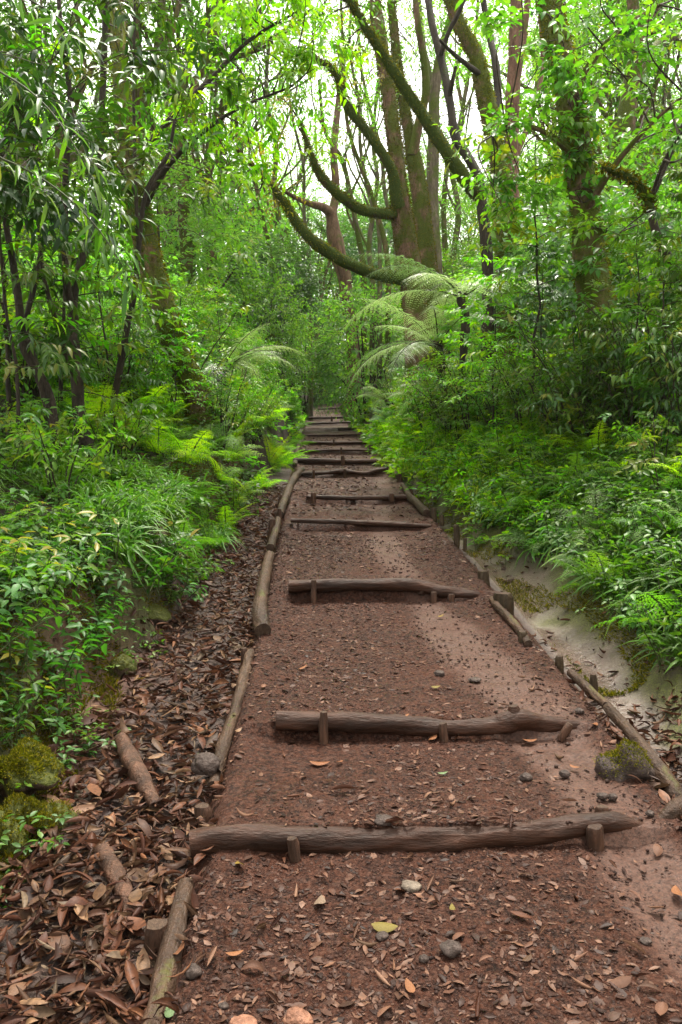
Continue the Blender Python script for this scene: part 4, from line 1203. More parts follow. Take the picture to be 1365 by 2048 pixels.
# ---------- the centre group of mossy trees on the right side of the path
hero('tree', 'large reddish mossy tree right of the path, with two long limbs reaching left over it',
     [[(838, 700, 16, 27), (830, 620, 16, 25), (822, 545, 16, 23), (812, 480, 16, 22), (804, 425, 16, 21), (797, 370, 16, 17), (792, 300, 16.1, 15), (782, 225, 16.3, 14), (772, 150, 16.5, 13), (757, 60, 16.8, 12), (742, -60, 17, 11)],
      [(806, 558, 15.9, 13), (752, 549, 15.6, 11), (692, 525, 15.3, 11), (651, 500, 15.1, 12), (619, 476, 14.9, 10), (587, 436, 14.8, 9), (567, 404, 14.7, 8), (547, 378, 14.6, 6), (520, 345, 14.5, 4), (490, 318, 14.3, 2.5)],
      [(800, 428, 16, 12), (772, 428, 15.8, 10), (724, 420, 15.5, 10), (692, 400, 15.3, 9.5), (663, 376, 15.2, 9), (639, 347, 15.1, 8), (625, 318, 15, 6), (612, 280, 15, 4), (600, 240, 15, 2.5)],
      [(800, 415, 15.9, 14), (792, 380, 15.8, 12), (784, 340, 15.7, 10), (762, 303, 15.6, 9.5), (732, 259, 15.5, 9), (700, 220, 15.4, 9), (684, 185, 15.3, 8), (680, 165, 15.3, 7.5), (665, 138, 15.2, 6), (640, 122, 15.2, 5), (600, 108, 15.1, 3), (560, 100, 15, 2)]],
     [M['mossred'], M['fullmoss'], M['fullmoss'], M['fullmoss']],
     [(px, py, Y, r, n) for px, py, Y, r, n in [(480, 300, 14.3, 60, 14), (540, 330, 14.6, 50, 12), (600, 250, 15, 60, 14), (560, 200, 15, 60, 14), (560, 100, 15, 60, 16), (640, 60, 15.4, 60, 14), (500, 380, 14.6, 45, 10), (690, 20, 17, 60, 10), (760, 150, 16.5, 25, 5), (735, -20, 17, 70, 14), (640, 200, 15.3, 40, 9)]],
     L_['olive'], .075, .032, 8, .4, moss=[0, 1, 2, 3], mossln=.05, bough=.02)
hero('tree', 'mossy two-stemmed tree standing close behind the large reddish one, to its right',
     [[(868, 640, 18.5, 24), (858, 560, 18.5, 21), (850, 490, 18.5, 19), (840, 390, 18.5, 17), (827, 315, 18.6, 15), (815, 245, 18.7, 11), (800, 160, 19, 9), (788, 60, 19.4, 8), (780, -50, 19.8, 7)],
      [(826, 310, 18.5, 10), (836, 255, 18.4, 9), (852, 190, 18.3, 8), (848, 120, 18.2, 7), (835, 40, 18, 6), (828, -40, 18, 5)]],
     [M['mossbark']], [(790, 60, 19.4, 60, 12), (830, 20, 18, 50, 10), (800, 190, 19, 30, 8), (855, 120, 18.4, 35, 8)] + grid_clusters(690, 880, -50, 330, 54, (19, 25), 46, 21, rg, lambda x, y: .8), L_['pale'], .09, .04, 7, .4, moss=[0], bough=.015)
hero('tree', 'straight brown tree with a forked top between the mossy trunks',
     [[(872, 560, 21, 15), (866, 440, 21, 13), (866, 340, 21, 12), (868, 250, 21, 11), (871, 170, 21, 10), (884, 100, 21, 8), (900, 40, 21, 7), (915, -40, 21, 6)],
      [(869, 200, 21, 8), (856, 140, 21.2, 7), (845, 80, 21.4, 6), (835, -30, 21.6, 5)]], [M['greytrunk']], [(900, 60, 21, 60, 12), (845, 60, 21.4, 55, 11)] + grid_clusters(820, 1010, -50, 400, 54, (21, 28), 46, 21, rg, lambda x, y: .15 if abs(x - 965) + abs(y - 130) < 70 else .8), L_['pale'], .1, .045, 7, .45)
hero('tree', 'dark crooked tree with a long moss-covered limb slanting up to the left',
     [[(976, 600, 12, 12), (975, 520, 12, 12), (967, 435, 12, 11), (956, 355, 12, 10), (934, 310, 12.1, 9), (911, 272, 12.2, 9), (900, 200, 12.3, 8), (886, 130, 12.5, 7.5), (864, 45, 12.7, 7), (850, -50, 13, 7)],
      [(962, 395, 12, 13), (933, 362, 11.9, 13), (886, 293, 11.8, 12.5), (840, 222, 11.7, 11.5), (798, 159, 11.6, 10), (762, 102, 11.5, 9), (732, 56, 11.4, 8), (705, 10, 11.3, 7), (680, -40, 11.2, 6)],
      [(899, 195, 12.3, 6), (904, 168, 12.2, 5), (912, 132, 12.1, 2.5)],
      [(880, 112, 12.5, 5), (900, 60, 12.4, 4.5), (925, 10, 12.3, 4), (940, -40, 12.3, 3)]],
     [M['darkbark'], M['fullmoss'], M['darkbark']], [(690, 10, 11.4, 60, 18), (860, -20, 13, 60, 10), (930, 330, 12, 40, 10), (640, 60, 11.3, 55, 20), (680, 115, 11.4, 38, 12), (610, 100, 11.2, 40, 12), (730, -10, 11.4, 50, 14)], L_['mid'], .085, .035, 7, .35, moss=[1], mossln=.045)
hero('tree', 'thick dark leaning tree right of the bright sky gap',
     [[(1016, 640, 13, 19), (1008, 480, 13, 18), (1000, 350, 13, 18), (984, 255, 13, 17), (968, 180, 13.1, 16), (952, 113, 13.2, 14), (926, 62, 13.3, 13), (898, -10, 13.5, 12), (880, -80, 13.6, 11)],
      [(985, 250, 13.1, 10), (996, 190, 13.3, 8), (990, 120, 13.5, 7), (975, 50, 13.8, 6), (962, -40, 14, 6)],
      [(962, 150, 13.1, 6), (935, 130, 12.8, 5), (905, 105, 12.5, 4), (880, 80, 12.2, 2.5)]],
     [M['mossbark'], M['darkbark']], [(1010, 380, 12.6, 50, 14), (960, -20, 14, 50, 9)], L_['mid'], .09, .04, 8, .4, moss=[0])
hero('tree', 'upright brown tree with peeling bark left of the ivy-hung trunk',
     [[(1026, 560, 15, 17), (1024, 400, 15, 15), (1024, 250, 15, 13.5), (1028, 150, 15, 13), (1032, 60, 15, 12.5), (1036, -60, 15, 12)],
      [(1026, 220, 15, 7), (1040, 130, 15.3, 6), (1052, 40, 15.5, 6), (1060, -50, 15.6, 5)],
      [(1025, 330, 15, 6), (1060, 240, 15.2, 5), (1085, 140, 15.4, 4), (1080, 20, 15.6, 4), (1075, -40, 15.6, 3)]], [M['redbark']], [(1040, -20, 15, 60, 12), (1075, 120, 15.4, 50, 11)] + grid_clusters(960, 1130, -50, 380, 54, (15.5, 20), 44, 18, rg, lambda x, y: .1 if abs(x - 965) + abs(y - 130) < 70 else .7), L_['pale'], .1, .045, 7, .4)
# big ivy-hung tree on the right
iv = []
for i in range(26):
    t = rg.random()
    iv.append((np.interp(t, [0, .4, 1], [1200, 1165, 1105]) + rg.normal(0, 26), np.interp(t, [0, .4, 1], [650, 380, 0]), 8.25 + rg.uniform(-.15, .2), 16, 4))
hero('tree', 'stout mossy tree hung with climbing leaves on the right bank',
     [[(1232, 800, 8.5, 42), (1210, 700, 8.5, 38), (1192, 600, 8.5, 35), (1180, 513, 8.5, 32), (1170, 400, 8.5, 30), (1156, 300, 8.5, 28), (1140, 200, 8.5, 26), (1124, 120, 8.6, 24), (1106, 40, 8.7, 23), (1092, -60, 8.8, 22)],
      [(1140, 210, 8.4, 9), (1180, 130, 8.2, 7), (1240, 60, 8, 5), (1320, 10, 7.8, 3)],
      [(1172, 420, 8.4, 8), (1230, 330, 8.0, 6), (1300, 250, 7.7, 4), (1370, 190, 7.4, 2.5)],
      [(1160, 320, 8.4, 8), (1100, 270, 8.2, 5), (1040, 250, 8.0, 4), (985, 270, 7.9, 2)]],
     [M['mossbark'], M['mossbark']],
     iv + grid_clusters(1000, 1420, -60, 430, 88, (6.6, 9.4), 58, 14, rg, lambda x, y: 0 if (1090 < x < 1225 and y > 215) or (1060 < x < 1150 and y < 215) else (1 if x > 1190 else .4)) + [(960, 330, 8, 45, 11), (1010, 290, 8, 50, 13), (1040, 350, 8, 50, 13), (985, 400, 8.2, 45, 11)],
     L_['mid'], .105, .052, 7, .33, moss=[0], mossln=.05, bough=.010)
hero('tree', 'slim crooked tree with a moss-padded side branch at the right picture edge',
     [[(1440, 800, 7, 11), (1405, 660, 7, 10), (1370, 575, 7, 10), (1338, 518, 7, 9.5), (1316, 475, 7, 9), (1301, 405, 7, 8), (1316, 370, 7, 5), (1333, 328, 7, 5), (1352, 280, 7, 4.5), (1380, 200, 7, 4)],
      [(1302, 420, 7, 8), (1290, 385, 7, 8), (1262, 358, 7, 8), (1232, 345, 7, 7), (1203, 334, 7, 4)],
      [(1301, 400, 7, 4), (1330, 320, 6.8, 3), (1375, 250, 6.6, 2.5)]],
     [M['darkbark'], M['fullmoss'], M['darkbark']], [(1340, 210, 6.8, 60, 14), (1370, 320, 6.8, 50, 12), (1240, 470, 7.2, 50, 10), (1330, 460, 7.4, 60, 12)], L_['mid'], .1, .042, 7, .33, moss=[1], mossln=.06)

# ---------- left side
def lk_(x, y):
    return .95 if x < 330 else .6


hero('tree', 'thick greenish leaning trunk on the left bank with a wide leafy crown',
     [[(398, 800, 10, 26), (378, 755, 10, 25), (350, 690, 10, 24), (325, 610, 10, 24), (305, 540, 10, 24), (291, 480, 10, 24), (278, 420, 10, 23), (262, 350, 10, 21), (250, 250, 10, 18), (240, 120, 10.2, 15), (232, -60, 10.5, 13)],
      [(278, 430, 9.9, 9), (330, 340, 9.8, 6), (400, 270, 9.7, 4), (480, 215, 9.6, 3), (580, 175, 9.5, 2)],
      [(262, 350, 10, 9), (330, 250, 10, 6), (420, 160, 10, 5), (500, 80, 10, 3.5), (600, 20, 10, 2.5)],
      [(270, 390, 9.8, 7), (220, 320, 9.4, 5), (150, 270, 9, 4), (80, 230, 8.8, 3)]],
     [M['mossbark'], M['darkbark']],
     [(500, 80, 10, 45, 14), (600, 25, 10, 45, 14), (580, 175, 9.5, 45, 14), (480, 215, 9.6, 45, 12), (545, 50, 10, 45, 14), (530, 195, 9.5, 40, 12)] + grid_clusters(330, 690, -40, 400, 74, (8.6, 11.5), 52, 15, rg, lambda x, y: (1.0 if 400 < x < 650 and 80 < y < 330 else .62) * (0 if (x > 590 and y > 270) else 1)),
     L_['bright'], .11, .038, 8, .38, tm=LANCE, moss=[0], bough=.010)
LT = L_['dark']
hero('tree', 'dark many-leaved understorey tree whose thin stem rises straight through the left crown',
     [[(180, 905, 7.5, 15), (158, 830, 7.5, 12), (154, 730, 7.5, 11), (146, 650, 7.5, 10), (150, 580, 7.5, 8), (168, 506, 7.5, 8), (186, 455, 7.5, 7), (200, 360, 7.5, 7), (204, 230, 7.5, 6.5), (209, 120, 7.5, 6), (213, -40, 7.5, 5.5)],
      [(150, 640, 7.5, 8), (133, 560, 7.4, 7), (130, 440, 7.3, 6.5), (136, 290, 7.2, 6), (141, 205, 7.2, 5.5), (133, 128, 7.2, 5), (122, 50, 7.2, 4.5), (115, -40, 7.2, 4)],
      [(152, 760, 7.5, 7), (128, 690, 7.3, 5), (90, 560, 7.1, 4), (75, 430, 7, 3), (60, 330, 6.9, 2)]],
     [M['darkbark']],
     grid_clusters(60, 330, -40, 420, 84, (8.6, 10.5), 58, 12, rg, lambda x, y: .05 if abs(x - 165) + abs(y - 130) < 80 else .7) + grid_clusters(-40, 330, -40, 600, 86, (5.6, 7.8), 62, 13, rg, lambda x, y: .04 if abs(x - 165) + abs(y - 135) < 90 or (230 < x < 345 and y > 370) else (.92 if y < 420 else .08)), LT, .115, .042, 7, .33, tm=LEAF6, hang=.3, bough=.007)
hero('tree', 'slender dark double-stemmed tree at the far left, bent outwards',
     [[(122, 950, 7, 9), (112, 870, 7, 8.5), (92, 800, 7, 8), (76, 750, 7, 7.5), (47, 692, 7, 8), (38, 603, 7, 7.5), (26, 526, 7, 7), (10, 430, 6.9, 6), (0, 300, 6.8, 5)],
      [(112, 880, 7, 7), (104, 800, 7, 6.5), (68, 715, 7, 6), (52, 650, 7.1, 5.5), (72, 560, 7.2, 5), (85, 480, 7.3, 4)]],
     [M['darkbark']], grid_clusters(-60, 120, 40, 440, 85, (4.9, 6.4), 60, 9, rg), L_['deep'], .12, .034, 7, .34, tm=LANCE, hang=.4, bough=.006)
hero('tree', 'thin leaning pole tree between the dark stems and the thick leaning trunk',
     [[(226, 810, 8.5, 7), (232, 780, 8.5, 7), (246, 705, 8.5, 6.5), (257, 645, 8.5, 6), (270, 585, 8.5, 5.5), (278, 490, 8.5, 5), (290, 397, 8.5, 4.5), (313, 345, 8.5, 4), (337, 308, 8.5, 3.5), (350, 240, 8.5, 3)],
      [(278, 500, 8.5, 4), (272, 380, 8.4, 3.5), (268, 200, 8.3, 3), (270, 0, 8.2, 2.5)]],
     [M['darkbark']], grid_clusters(200, 430, 140, 700, 88, (7.4, 9), 54, 9, rg, lambda x, y: 0 if 235 < x < 345 and y > 360 else (.75 if y < 400 else .5)), L_['mid'], .12, .036, 7, .33, tm=LANCE, hang=.5, bough=.006)

# ---------- mid distance trees
hero('tree', 'reddish gnarled tree with a knobbly bend standing where the path disappears',
     [[(706, 680, 30, 14), (694, 600, 30, 13), (690, 555, 30, 13), (676, 505, 30, 16), (668, 465, 30, 14), (662, 430, 30, 11), (645, 414, 29.6, 8), (622, 408, 29.2, 6), (590, 395, 28.8, 4), (560, 375, 28.5, 3)],
      [(664, 430, 30, 9), (672, 380, 30.3, 8), (668, 300, 30.5, 7), (678, 200, 31, 6), (690, 100, 31.5, 5)],
      [(662, 500, 29.8, 6), (640, 488, 29.4, 5), (622, 472, 29, 4), (610, 470, 28.8, 2)]], [M['redbark']], [(690, 600, 29.5, 22, 22), (705, 560, 29.5, 18, 14), (570, 370, 28.6, 40, 10), (680, 180, 31, 40, 10), (660, 300, 30.5, 30, 6)], L_['pale'], .11, .05, 6, .5, bough=.03)
thin = [((772, 520), (748, 400), (722, 330), (696, 250), (690, 150), (680, 0)), ((792, 470), (776, 390), (764, 300), (742, 220), (720, 120), (715, -20)), ((757, 460), (740, 390), (722, 300), (718, 200), (700, 100), (706, -20)),
        ((730, 540), (716, 470), (700, 390), (682, 320), (650, 260), (640, 160)), ((745, 560), (738, 500), (742, 430), (752, 360), (745, 280), (760, 160)), ((622, 610), (620, 520), (612, 430), (604, 330), (585, 240), (570, 120)),
        ((540, 520), (525, 430), (508, 360), (480, 300), (470, 200), (440, 90)), ((505, 480), (490, 400), (476, 370), (440, 330), (420, 280), (400, 190)), ((905, 540), (915, 430), (905, 340), (918, 260), (935, 170), (950, 60), (958, -30)),
        ((890, 520), (888, 420), (898, 320), (925, 230), (915, 150), (930, 60)),
        ((560, 560), (566, 470), (548, 380), (552, 290), (530, 190), (540, 60)), ((440, 600), (428, 500), (436, 400), (410, 320), (400, 200)), ((385, 620), (392, 500), (380, 380), (372, 250), (380, 80)), ((1290, 620), (1280, 470), (1268, 330), (1275, 160), (1262, 0)),
        ((1340, 640), (1350, 500), (1338, 380), (1330, 200), (1345, 40)), ((330, 560), (340, 450), (328, 340), (335, 200), (320, 40))]
for i, tp in enumerate(thin):
    Yd = 24 + (i * 7.3) % 14
    r0 = rg.uniform(4.2, 6.8)
    lb = [(x + rg.normal(0, 2), y, Yd + j * .12, r0 * (1 - .1 * j)) for j, (x, y) in enumerate(tp)]
    br = []
    for q in (1, 2, 3, 4):
        if q < len(lb) - 1 :
            x, y, Y_, r = lb[q]; sg = rg.choice([-1, 1])
            br.append([(x, y, Y_, r * .6), (x + sg * 22, y - 50, Y_ + .3, r * .45), (x + sg * 36 + rg.normal(0, 8), y - 115, Y_ + .5, r * .33), (x + sg * 48 + rg.normal(0, 14), y - 190, Y_ + .6, r * .2)])
    tops = [(b[-1][0], b[-1][1], b[-1][2], 46, 13) for b in br] + [(b[-2][0], b[-2][1], b[-2][2], 40, 8) for b in br] + [(lb[-1][0], lb[-1][1], lb[-1][2], 55, 14), (lb[-1][0] + 20, lb[-1][1] + 60, lb[-1][2], 50, 12)]
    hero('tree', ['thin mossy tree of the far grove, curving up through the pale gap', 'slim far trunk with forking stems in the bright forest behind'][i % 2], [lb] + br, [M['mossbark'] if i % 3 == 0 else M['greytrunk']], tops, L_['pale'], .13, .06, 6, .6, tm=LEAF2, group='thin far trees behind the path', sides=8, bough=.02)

# ---------- grown background trees, copied round the back of the wood
def make_bg_tree(seed, H, r, leaf, bark):
    rg = np.random.default_rng(seed)
    parts = []; tips = []
    def limb(g, p, d, ln, r, lev):
        n = 6; pts = [p]; q = p.copy(); dd = d.copy()
        for i in range(n):
            dd = norm(dd + rg.normal(0, .13, 3) + np.array([0, 0, .08])); q = q + dd * ln / n; pts.append(q.copy())
        pts = np.array(pts); tube(g, pts, np.linspace(r, r * .62, n + 1), 8 if r > .07 else 5, 0, .1, int(rg.integers(1e6)), caps=False)
        if lev == 0:
            tips.append((pts[-1], dd)); tips.append((pts[3], dd)); return
        for c in range(rg.integers(2, 4)):
            a = norm(np.cross(dd, rg.normal(0, 1, 3))); ang = rg.uniform(.3, .65)
            limb(g, pts[-1] if c < 2 else pts[3], norm(dd * math.cos(ang) + a * math.sin(ang)), ln * rg.uniform(.62, .8), r * .6, lev - 1)
    gt = Geo(); n = 9; t = np.linspace(0, 1, n); hh = H * .45
    pts = np.stack([np.cumsum(rg.normal(0, .12, n)), np.cumsum(rg.normal(0, .12, n)), hh * t - .3], -1)
    tube(gt, pts, np.linspace(r * 1.25, r * .85, n), 10, 0, .15, seed, caps=False)
    out = [('trunk', gt.mesh('trunk', [bark]))]
    for c in range(3):
        g = Geo(); az = c * 2.1 + rg.normal(0, .4); ang = rg.uniform(.15, .5)
        limb(g, pts[-1 - c % 2], np.array([math.cos(az) * math.sin(ang), math.sin(az) * math.sin(ang), math.cos(ang)]), H * .26, r * .62, 2)
        out.append(('branch', g.mesh('branch', [bark])))
    gl = Geo(); S = []; D = []
    for p, d in tips:
        m = 15
        S.append(p + rg.normal(0, .7, (m, 3))); D.append(d * .4 + rdir(rg, m, 0))
    S = np.concatenate(S); D = np.concatenate(D)
    spray(gl, S, D, .7 * rg.uniform(.6, 1.3, len(S)), 8, .17, .075, rg, droop=.2, tm=LEAF2, tw=.008)
    out.append(('crown', gl.mesh('crown', [leaf, M['twig']])))
    return out


BGT = [make_bg_tree(61, 15, .20, L_['pale'], M['greytrunk']), make_bg_tree(62, 13, .16, L_['mid'], M['mossbark']), make_bg_tree(63, 17, .24, L_['pale'], M['mossbark']), make_bg_tree(64, 12, .15, L_['mid'], M['greytrunk']), make_bg_tree(65, 16, .2, L_['bright'], M['mossbark'])]
spots = []
for i in range(400):
    y = rg.uniform(19, 78); x = rg.uniform(-.55, .55) * y
    if -2.6 < x - bend(y) < 4.2 and y < 52: continue
    px, py, dp = project(np.array([x, y, float(hgt(x, y)) + 4]))
    if (640 < px < 940 and rg.random() < .6) or 80 < px < 250 or (690 < px < 1060 and y < 48): continue
    if any((x - a) ** 2 + (y - b) ** 2 < (1.5 + y * .035) ** 2 for a, b in spots): continue
    spots.append((x, y))
    if len(spots) > 84: break
for q, px in enumerate((575, 612, 660, 705, 742, 790, 835, 885, 930, 1010, 1050, 640, 725, 860)):
    yb = 50 + (q * 9.7) % 26
    spots.append((P(px, 700, yb)[0], yb))
for i, (x, y) in enumerate(spots):
    k = int(rg.integers(5))
    place('tree', BGT[k], (x, y, float(hgt(x, y)) - .1), rg.random() * 6.28, rg.uniform(.8, 1.2), ['pale leafy background tree with grey-brown forked trunk', 'mid green background tree with mossy trunk', 'tall pale background tree with thick mossy trunk', 'small mid green background tree with pale trunk', 'bright yellow-green background tree with mossy trunk'][k], 'tree', 'background trees of the wood', rg.uniform(0, .12), rg.random() * 6.28)

# ---------- tree ferns
TF = [make_tree_fern(71, 1.5, 10, 1.65, arc=2.2), make_tree_fern(72, .9, 8, 1.4, arc=1.6), make_tree_fern(73, .35, 7, 1.15, arc=1.3)]
for pr, px, py, Y, rz, sc, lab in [(0, 930, 590, 10.2, 3.1, 1.05, 'tree fern with a dark trunk and great pale fronds on the right bank'),
                                   (1, 880, 690, 11.6, 3.5, 1.1, 'tree fern with whitish fronds drooping towards the path on the right'), (2, 850, 800, 12.5, 3.6, .75, 'low fern clump with brown tips beside the path on the right'),
                                   (2, 775, 800, 18.5, 3.4, .9, 'grey-green fern clump hanging onto the path near the crest'), (2, 440, 740, 11.5, -.25, 1.25, 'pale tree fern on the left bank, fronds arching towards the path')]:
    h = [1.5, .9, .35][pr] * sc
    c = P(px, py, Y); zg = float(hgt(c[0], c[1]))
    e = place('tree_fern', TF[pr], (c[0], Y, c[2] - h), rz, sc, lab, 'fern')
    if c[2] - h > zg - .05:      # lengthen the trunk down to the soil
        for ch in e.children:
            if ch.name.startswith('trunk'):
                ch.scale = (1, 1, 1); need = (c[2] - zg + .1) / sc; me = ch.data.copy(); ch.data = me
                for vtx in me.vertices:
                    top_ = h / sc; vtx.co.z = top_ - (top_ - vtx.co.z) * need / (top_ + .0)

# ---------- bushes of the middle and far distance
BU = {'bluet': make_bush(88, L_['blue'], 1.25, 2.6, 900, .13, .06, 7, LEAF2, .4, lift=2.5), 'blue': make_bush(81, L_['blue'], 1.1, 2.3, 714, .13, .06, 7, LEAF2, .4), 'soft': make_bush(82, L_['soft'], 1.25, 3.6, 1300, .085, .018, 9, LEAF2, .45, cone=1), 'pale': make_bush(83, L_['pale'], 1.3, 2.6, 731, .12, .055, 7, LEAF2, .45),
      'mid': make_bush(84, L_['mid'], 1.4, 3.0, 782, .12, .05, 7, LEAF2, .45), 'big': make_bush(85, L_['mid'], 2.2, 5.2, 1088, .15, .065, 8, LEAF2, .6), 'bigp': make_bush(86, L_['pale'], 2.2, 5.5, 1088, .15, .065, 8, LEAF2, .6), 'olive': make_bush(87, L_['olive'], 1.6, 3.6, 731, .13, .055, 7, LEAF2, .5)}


def bush(kind, px, py, Y, sc, lab, group=None, sink=0):
    """(px, py) = where the middle of the bush shows"""
    H = {'bluet': 7.6, 'blue': 2.3, 'soft': 3.6, 'pale': 2.6, 'mid': 3, 'big': 5.2, 'bigp': 5.5, 'olive': 3.6}[kind] * sc
    c = P(px, py, Y); zg = float(hgt(c[0], c[1]))
    return place('bush', BU[kind], (c[0], c[1], zg - .05), rg.random() * 6.28, (sc, sc, min(sc * 1.6, max(sc * .6, (c[2] - zg) * 2 / (H / sc)))) if sink == 0 else sc, lab, 'bush', group)


for a in [('bluet', 545, 565, 23, 1.0, 'dark rounded bush with bluish glossy leaves left of the path, far along'), ('soft', 612, 700, 39, 1.25, 'soft feathery cone-shaped bush in the middle where the path ends'), ('soft', 560, 660, 44, 1.3, 'second feathery bush, paler, behind the cone-shaped one'),
          ('pale', 520, 680, 20, .8, 'bush with large shiny pale leaves above the left fern fronds'), ('pale', 735, 705, 24, 1.15, 'pale grey-green rounded bush at the right of the vanishing path'), ('mid', 470, 730, 16, .62, 'glossy dark green bush behind the bright left ferns'), ('pale', 440, 470, 26, 1.5, 'tall silvery bush beyond the thick leaning trunk'),
          ('bluet', 770, 500, 34, 1.5, 'bluish far bush seen under the lowest long limb'), ('pale', 500, 500, 30, 1.4, 'pale leafy bush left of the bluish one'), ('mid', 560, 730, 24, .9, 'dark bush at the left foot of the feathery cone'), ('bigp', 668, 700, 64, 1.3, 'bright tall bush closing the end of the path'), ('big', 620, 640, 62, 1.5, 'tall hazy bush far behind the feathery ones'), ('big', 765, 640, 46, 1.2, 'tall green bush behind the reddish mossy tree')]:
    bush(*a)
bush('big', 700, 690, 58, 1.2, 'green bush at the very end of the path, right half'); bush('pale', 690, 800, 55, 1.0, 'small pale bush right where the path disappears'); bush('mid', 655, 760, 60, 1.3, 'low bush where the path vanishes'); bush('bigp', 740, 560, 70, 1.8, 'tall bright bush far beyond the end of the path')
bs = []
for i in range(700):
    y = rg.uniform(11, 58); x = rg.uniform(-.56, .56) * y
    xx = x - bend(y)
    if XL - 1.9 - (y > 20) < xx < XR + 2.2 + (y > 20) * .6 and y < 50: continue
    if any((x - a) ** 2 + (y - b) ** 2 < (1.0 + y * .03) ** 2 for a, b in bs): continue
    bs.append((x, y))
    if len(bs) >= 135: break
for x, y in bs:
    kd = rg.choice(['pale', 'mid', 'big', 'bigp', 'olive', 'blue'] if y > 20 else ['mid', 'pale', 'blue'], p=[.2, .16, .24, .24, .06, .1] if y > 20 else [.45, .35, .2])
    place('bush', BU[kd], (x, y, float(hgt(x, y)) - .1), rg.random() * 6.28, rg.uniform(.7, 1.15), {'pale': 'pale green understorey bush of the wood', 'mid': 'mid green understorey bush of the wood', 'big': 'tall mid green bush filling the back of the wood', 'bigp': 'tall pale bush filling the back of the wood', 'olive': 'olive yellowish bush of the wood', 'blue': 'bluish glossy bush of the wood'}[kd], 'bush', 'understorey bushes of the wood')

# ---------- shrubs and saplings near by
SH = {'gloss': [make_shrub(91 + i, L_['mid'], 1.5, .8, 8, .085, .034, 11, LEAF6, .34, 8, .35) for i in range(3)], 'dark': [make_shrub(95 + i, L_['dark'], 1.7, .9, 7, .12, .036, 10, LANCE, .36, 7, .5) for i in range(3)],
      'bright': [make_shrub(98 + i, L_['bright'], 1.3, .8, 7, .08, .035, 10, LEAF6, .3, 8, .3) for i in range(2)], 'low': [make_shrub(101 + i, L_['mid'], .7, .5, 7, .065, .028, 8, LEAF6, .2, 7, .2) for i in range(3)]}
SA = [make_sapling(111, L_['mid'], 3.6, .105, .042, 30, .95), make_sapling(112, L_['bright'], 3.0, .10, .042, 26, .85), make_sapling(113, L_['dark'], 4.2, .13, .036, 30, .9, LANCE, hang=.55), make_sapling(114, L_['mid'], 2.2, .10, .04, 20, .7)]


def gput(parts, px, Y, sc, lab, cat='shrub', name='shrub', group=None, dz=-.03, rz=None):
    x = P(px, 800, Y)[0]
    return place(name, parts, (x, Y, float(hgt(x, Y)) + dz), rg.random() * 6.28 if rz is None else rz, sc, lab, cat, group, rg.uniform(0, .08), rg.random() * 6.28)


def fput(parts, px, py, sc, lab, cat='sapling', name='sapling', group=None):
    q = hit(px, py)
    return place(name, parts, (q[0], q[1], q[2] - .03), rg.random() * 6.28, sc, lab, cat, group, rg.uniform(0, .06), rg.random() * 6.28)


for a in [(SA[0], 1064, 885, .95, 'upright sapling with a thin straight dark stem on the right bank'), (SA[1], 990, 880, .72, 'light green sapling left of the upright one on the right bank'), (SA[2], 1090, 880, .5, 'drooping dark-leaved sapling in front of the ivy-hung tree'), (SA[0], 1275, 880, .62, 'leafy sapling right of the ivy-hung trunk'),
          (SA[3], 1330, 900, .8, 'glossy drooping sapling near the right picture edge'), (SA[2], 1400, 890, .6, 'long-leaved sapling cut by the right picture edge'), (SA[1], 905, 850, .6, 'small bright sapling beneath the pale fern fronds'), (SA[3], 1190, 900, .6, 'low sapling with shiny hanging leaves below the ivy-hung trunk'),
          (SA[2], 40, 930, .85, 'long-leaved sapling at the far left'), (SA[2], 215, 880, .7, 'long-leaved sapling beside the leaning pole tree'), (SA[1], 345, 860, .5, 'light green sapling in front of the thick leaning trunk'), (SA[0], 440, 830, .6, 'sapling with layered leaves behind the bright left ferns'), (SA[3], 130, 880, 1.3, 'bright-backed sapling behind the dark stems'), (SA[1], 30, 880, 1.2, 'pale sapling deep in the wood at the far left')]:
    fput(*a)
shl = {'gloss': 'glossy green shrub', 'dark': 'dark shrub with long drooping leaves', 'bright': 'yellow-green shrub', 'low': 'low leafy shrub'}
for px0, px1, y0, y1, n, kinds, side in [(1000, 1420, 7.5, 11, 30, ('low', 'low', 'gloss', 'low'), 'on the right bank'), (820, 1000, 9.5, 16, 14, ('gloss', 'bright', 'low'), 'among the tree ferns on the right'), (-60, 380, 9.2, 12, 22, ('dark', 'gloss', 'bright'), 'among the dark stems on the left'), (330, 500, 10.5, 16, 12, ('low', 'bright', 'low'), 'behind the bright ferns on the left'),
                                         (950, 1380, 4.4, 6.5, 12, ('low', 'low', 'gloss'), 'low on the right bank'), (-40, 330, 5.8, 8, 9, ('low', 'low', 'low'), 'at the foot of the dark stems on the left'), (-80, 560, 12, 20, 22, ('gloss', 'bright', 'bright'), 'deeper in the left wood'), (800, 1450, 11, 20, 26, ('gloss', 'bright', 'bright'), 'deeper in the right wood')]:
    for i in range(n):
        kd = kinds[int(rg.integers(len(kinds)))]; Y = rg.uniform(y0, y1); px = rg.uniform(px0, px1)
        x = P(px, 800, Y)[0]
        if XL - 1.25 < x < XR + 1.1: continue
        gput(SH[kd][int(rg.integers(len(SH[kd])))], px, Y, rg.uniform(.75, 1.15), f'{shl[kd]} {side}', group=f'shrubs {side}')

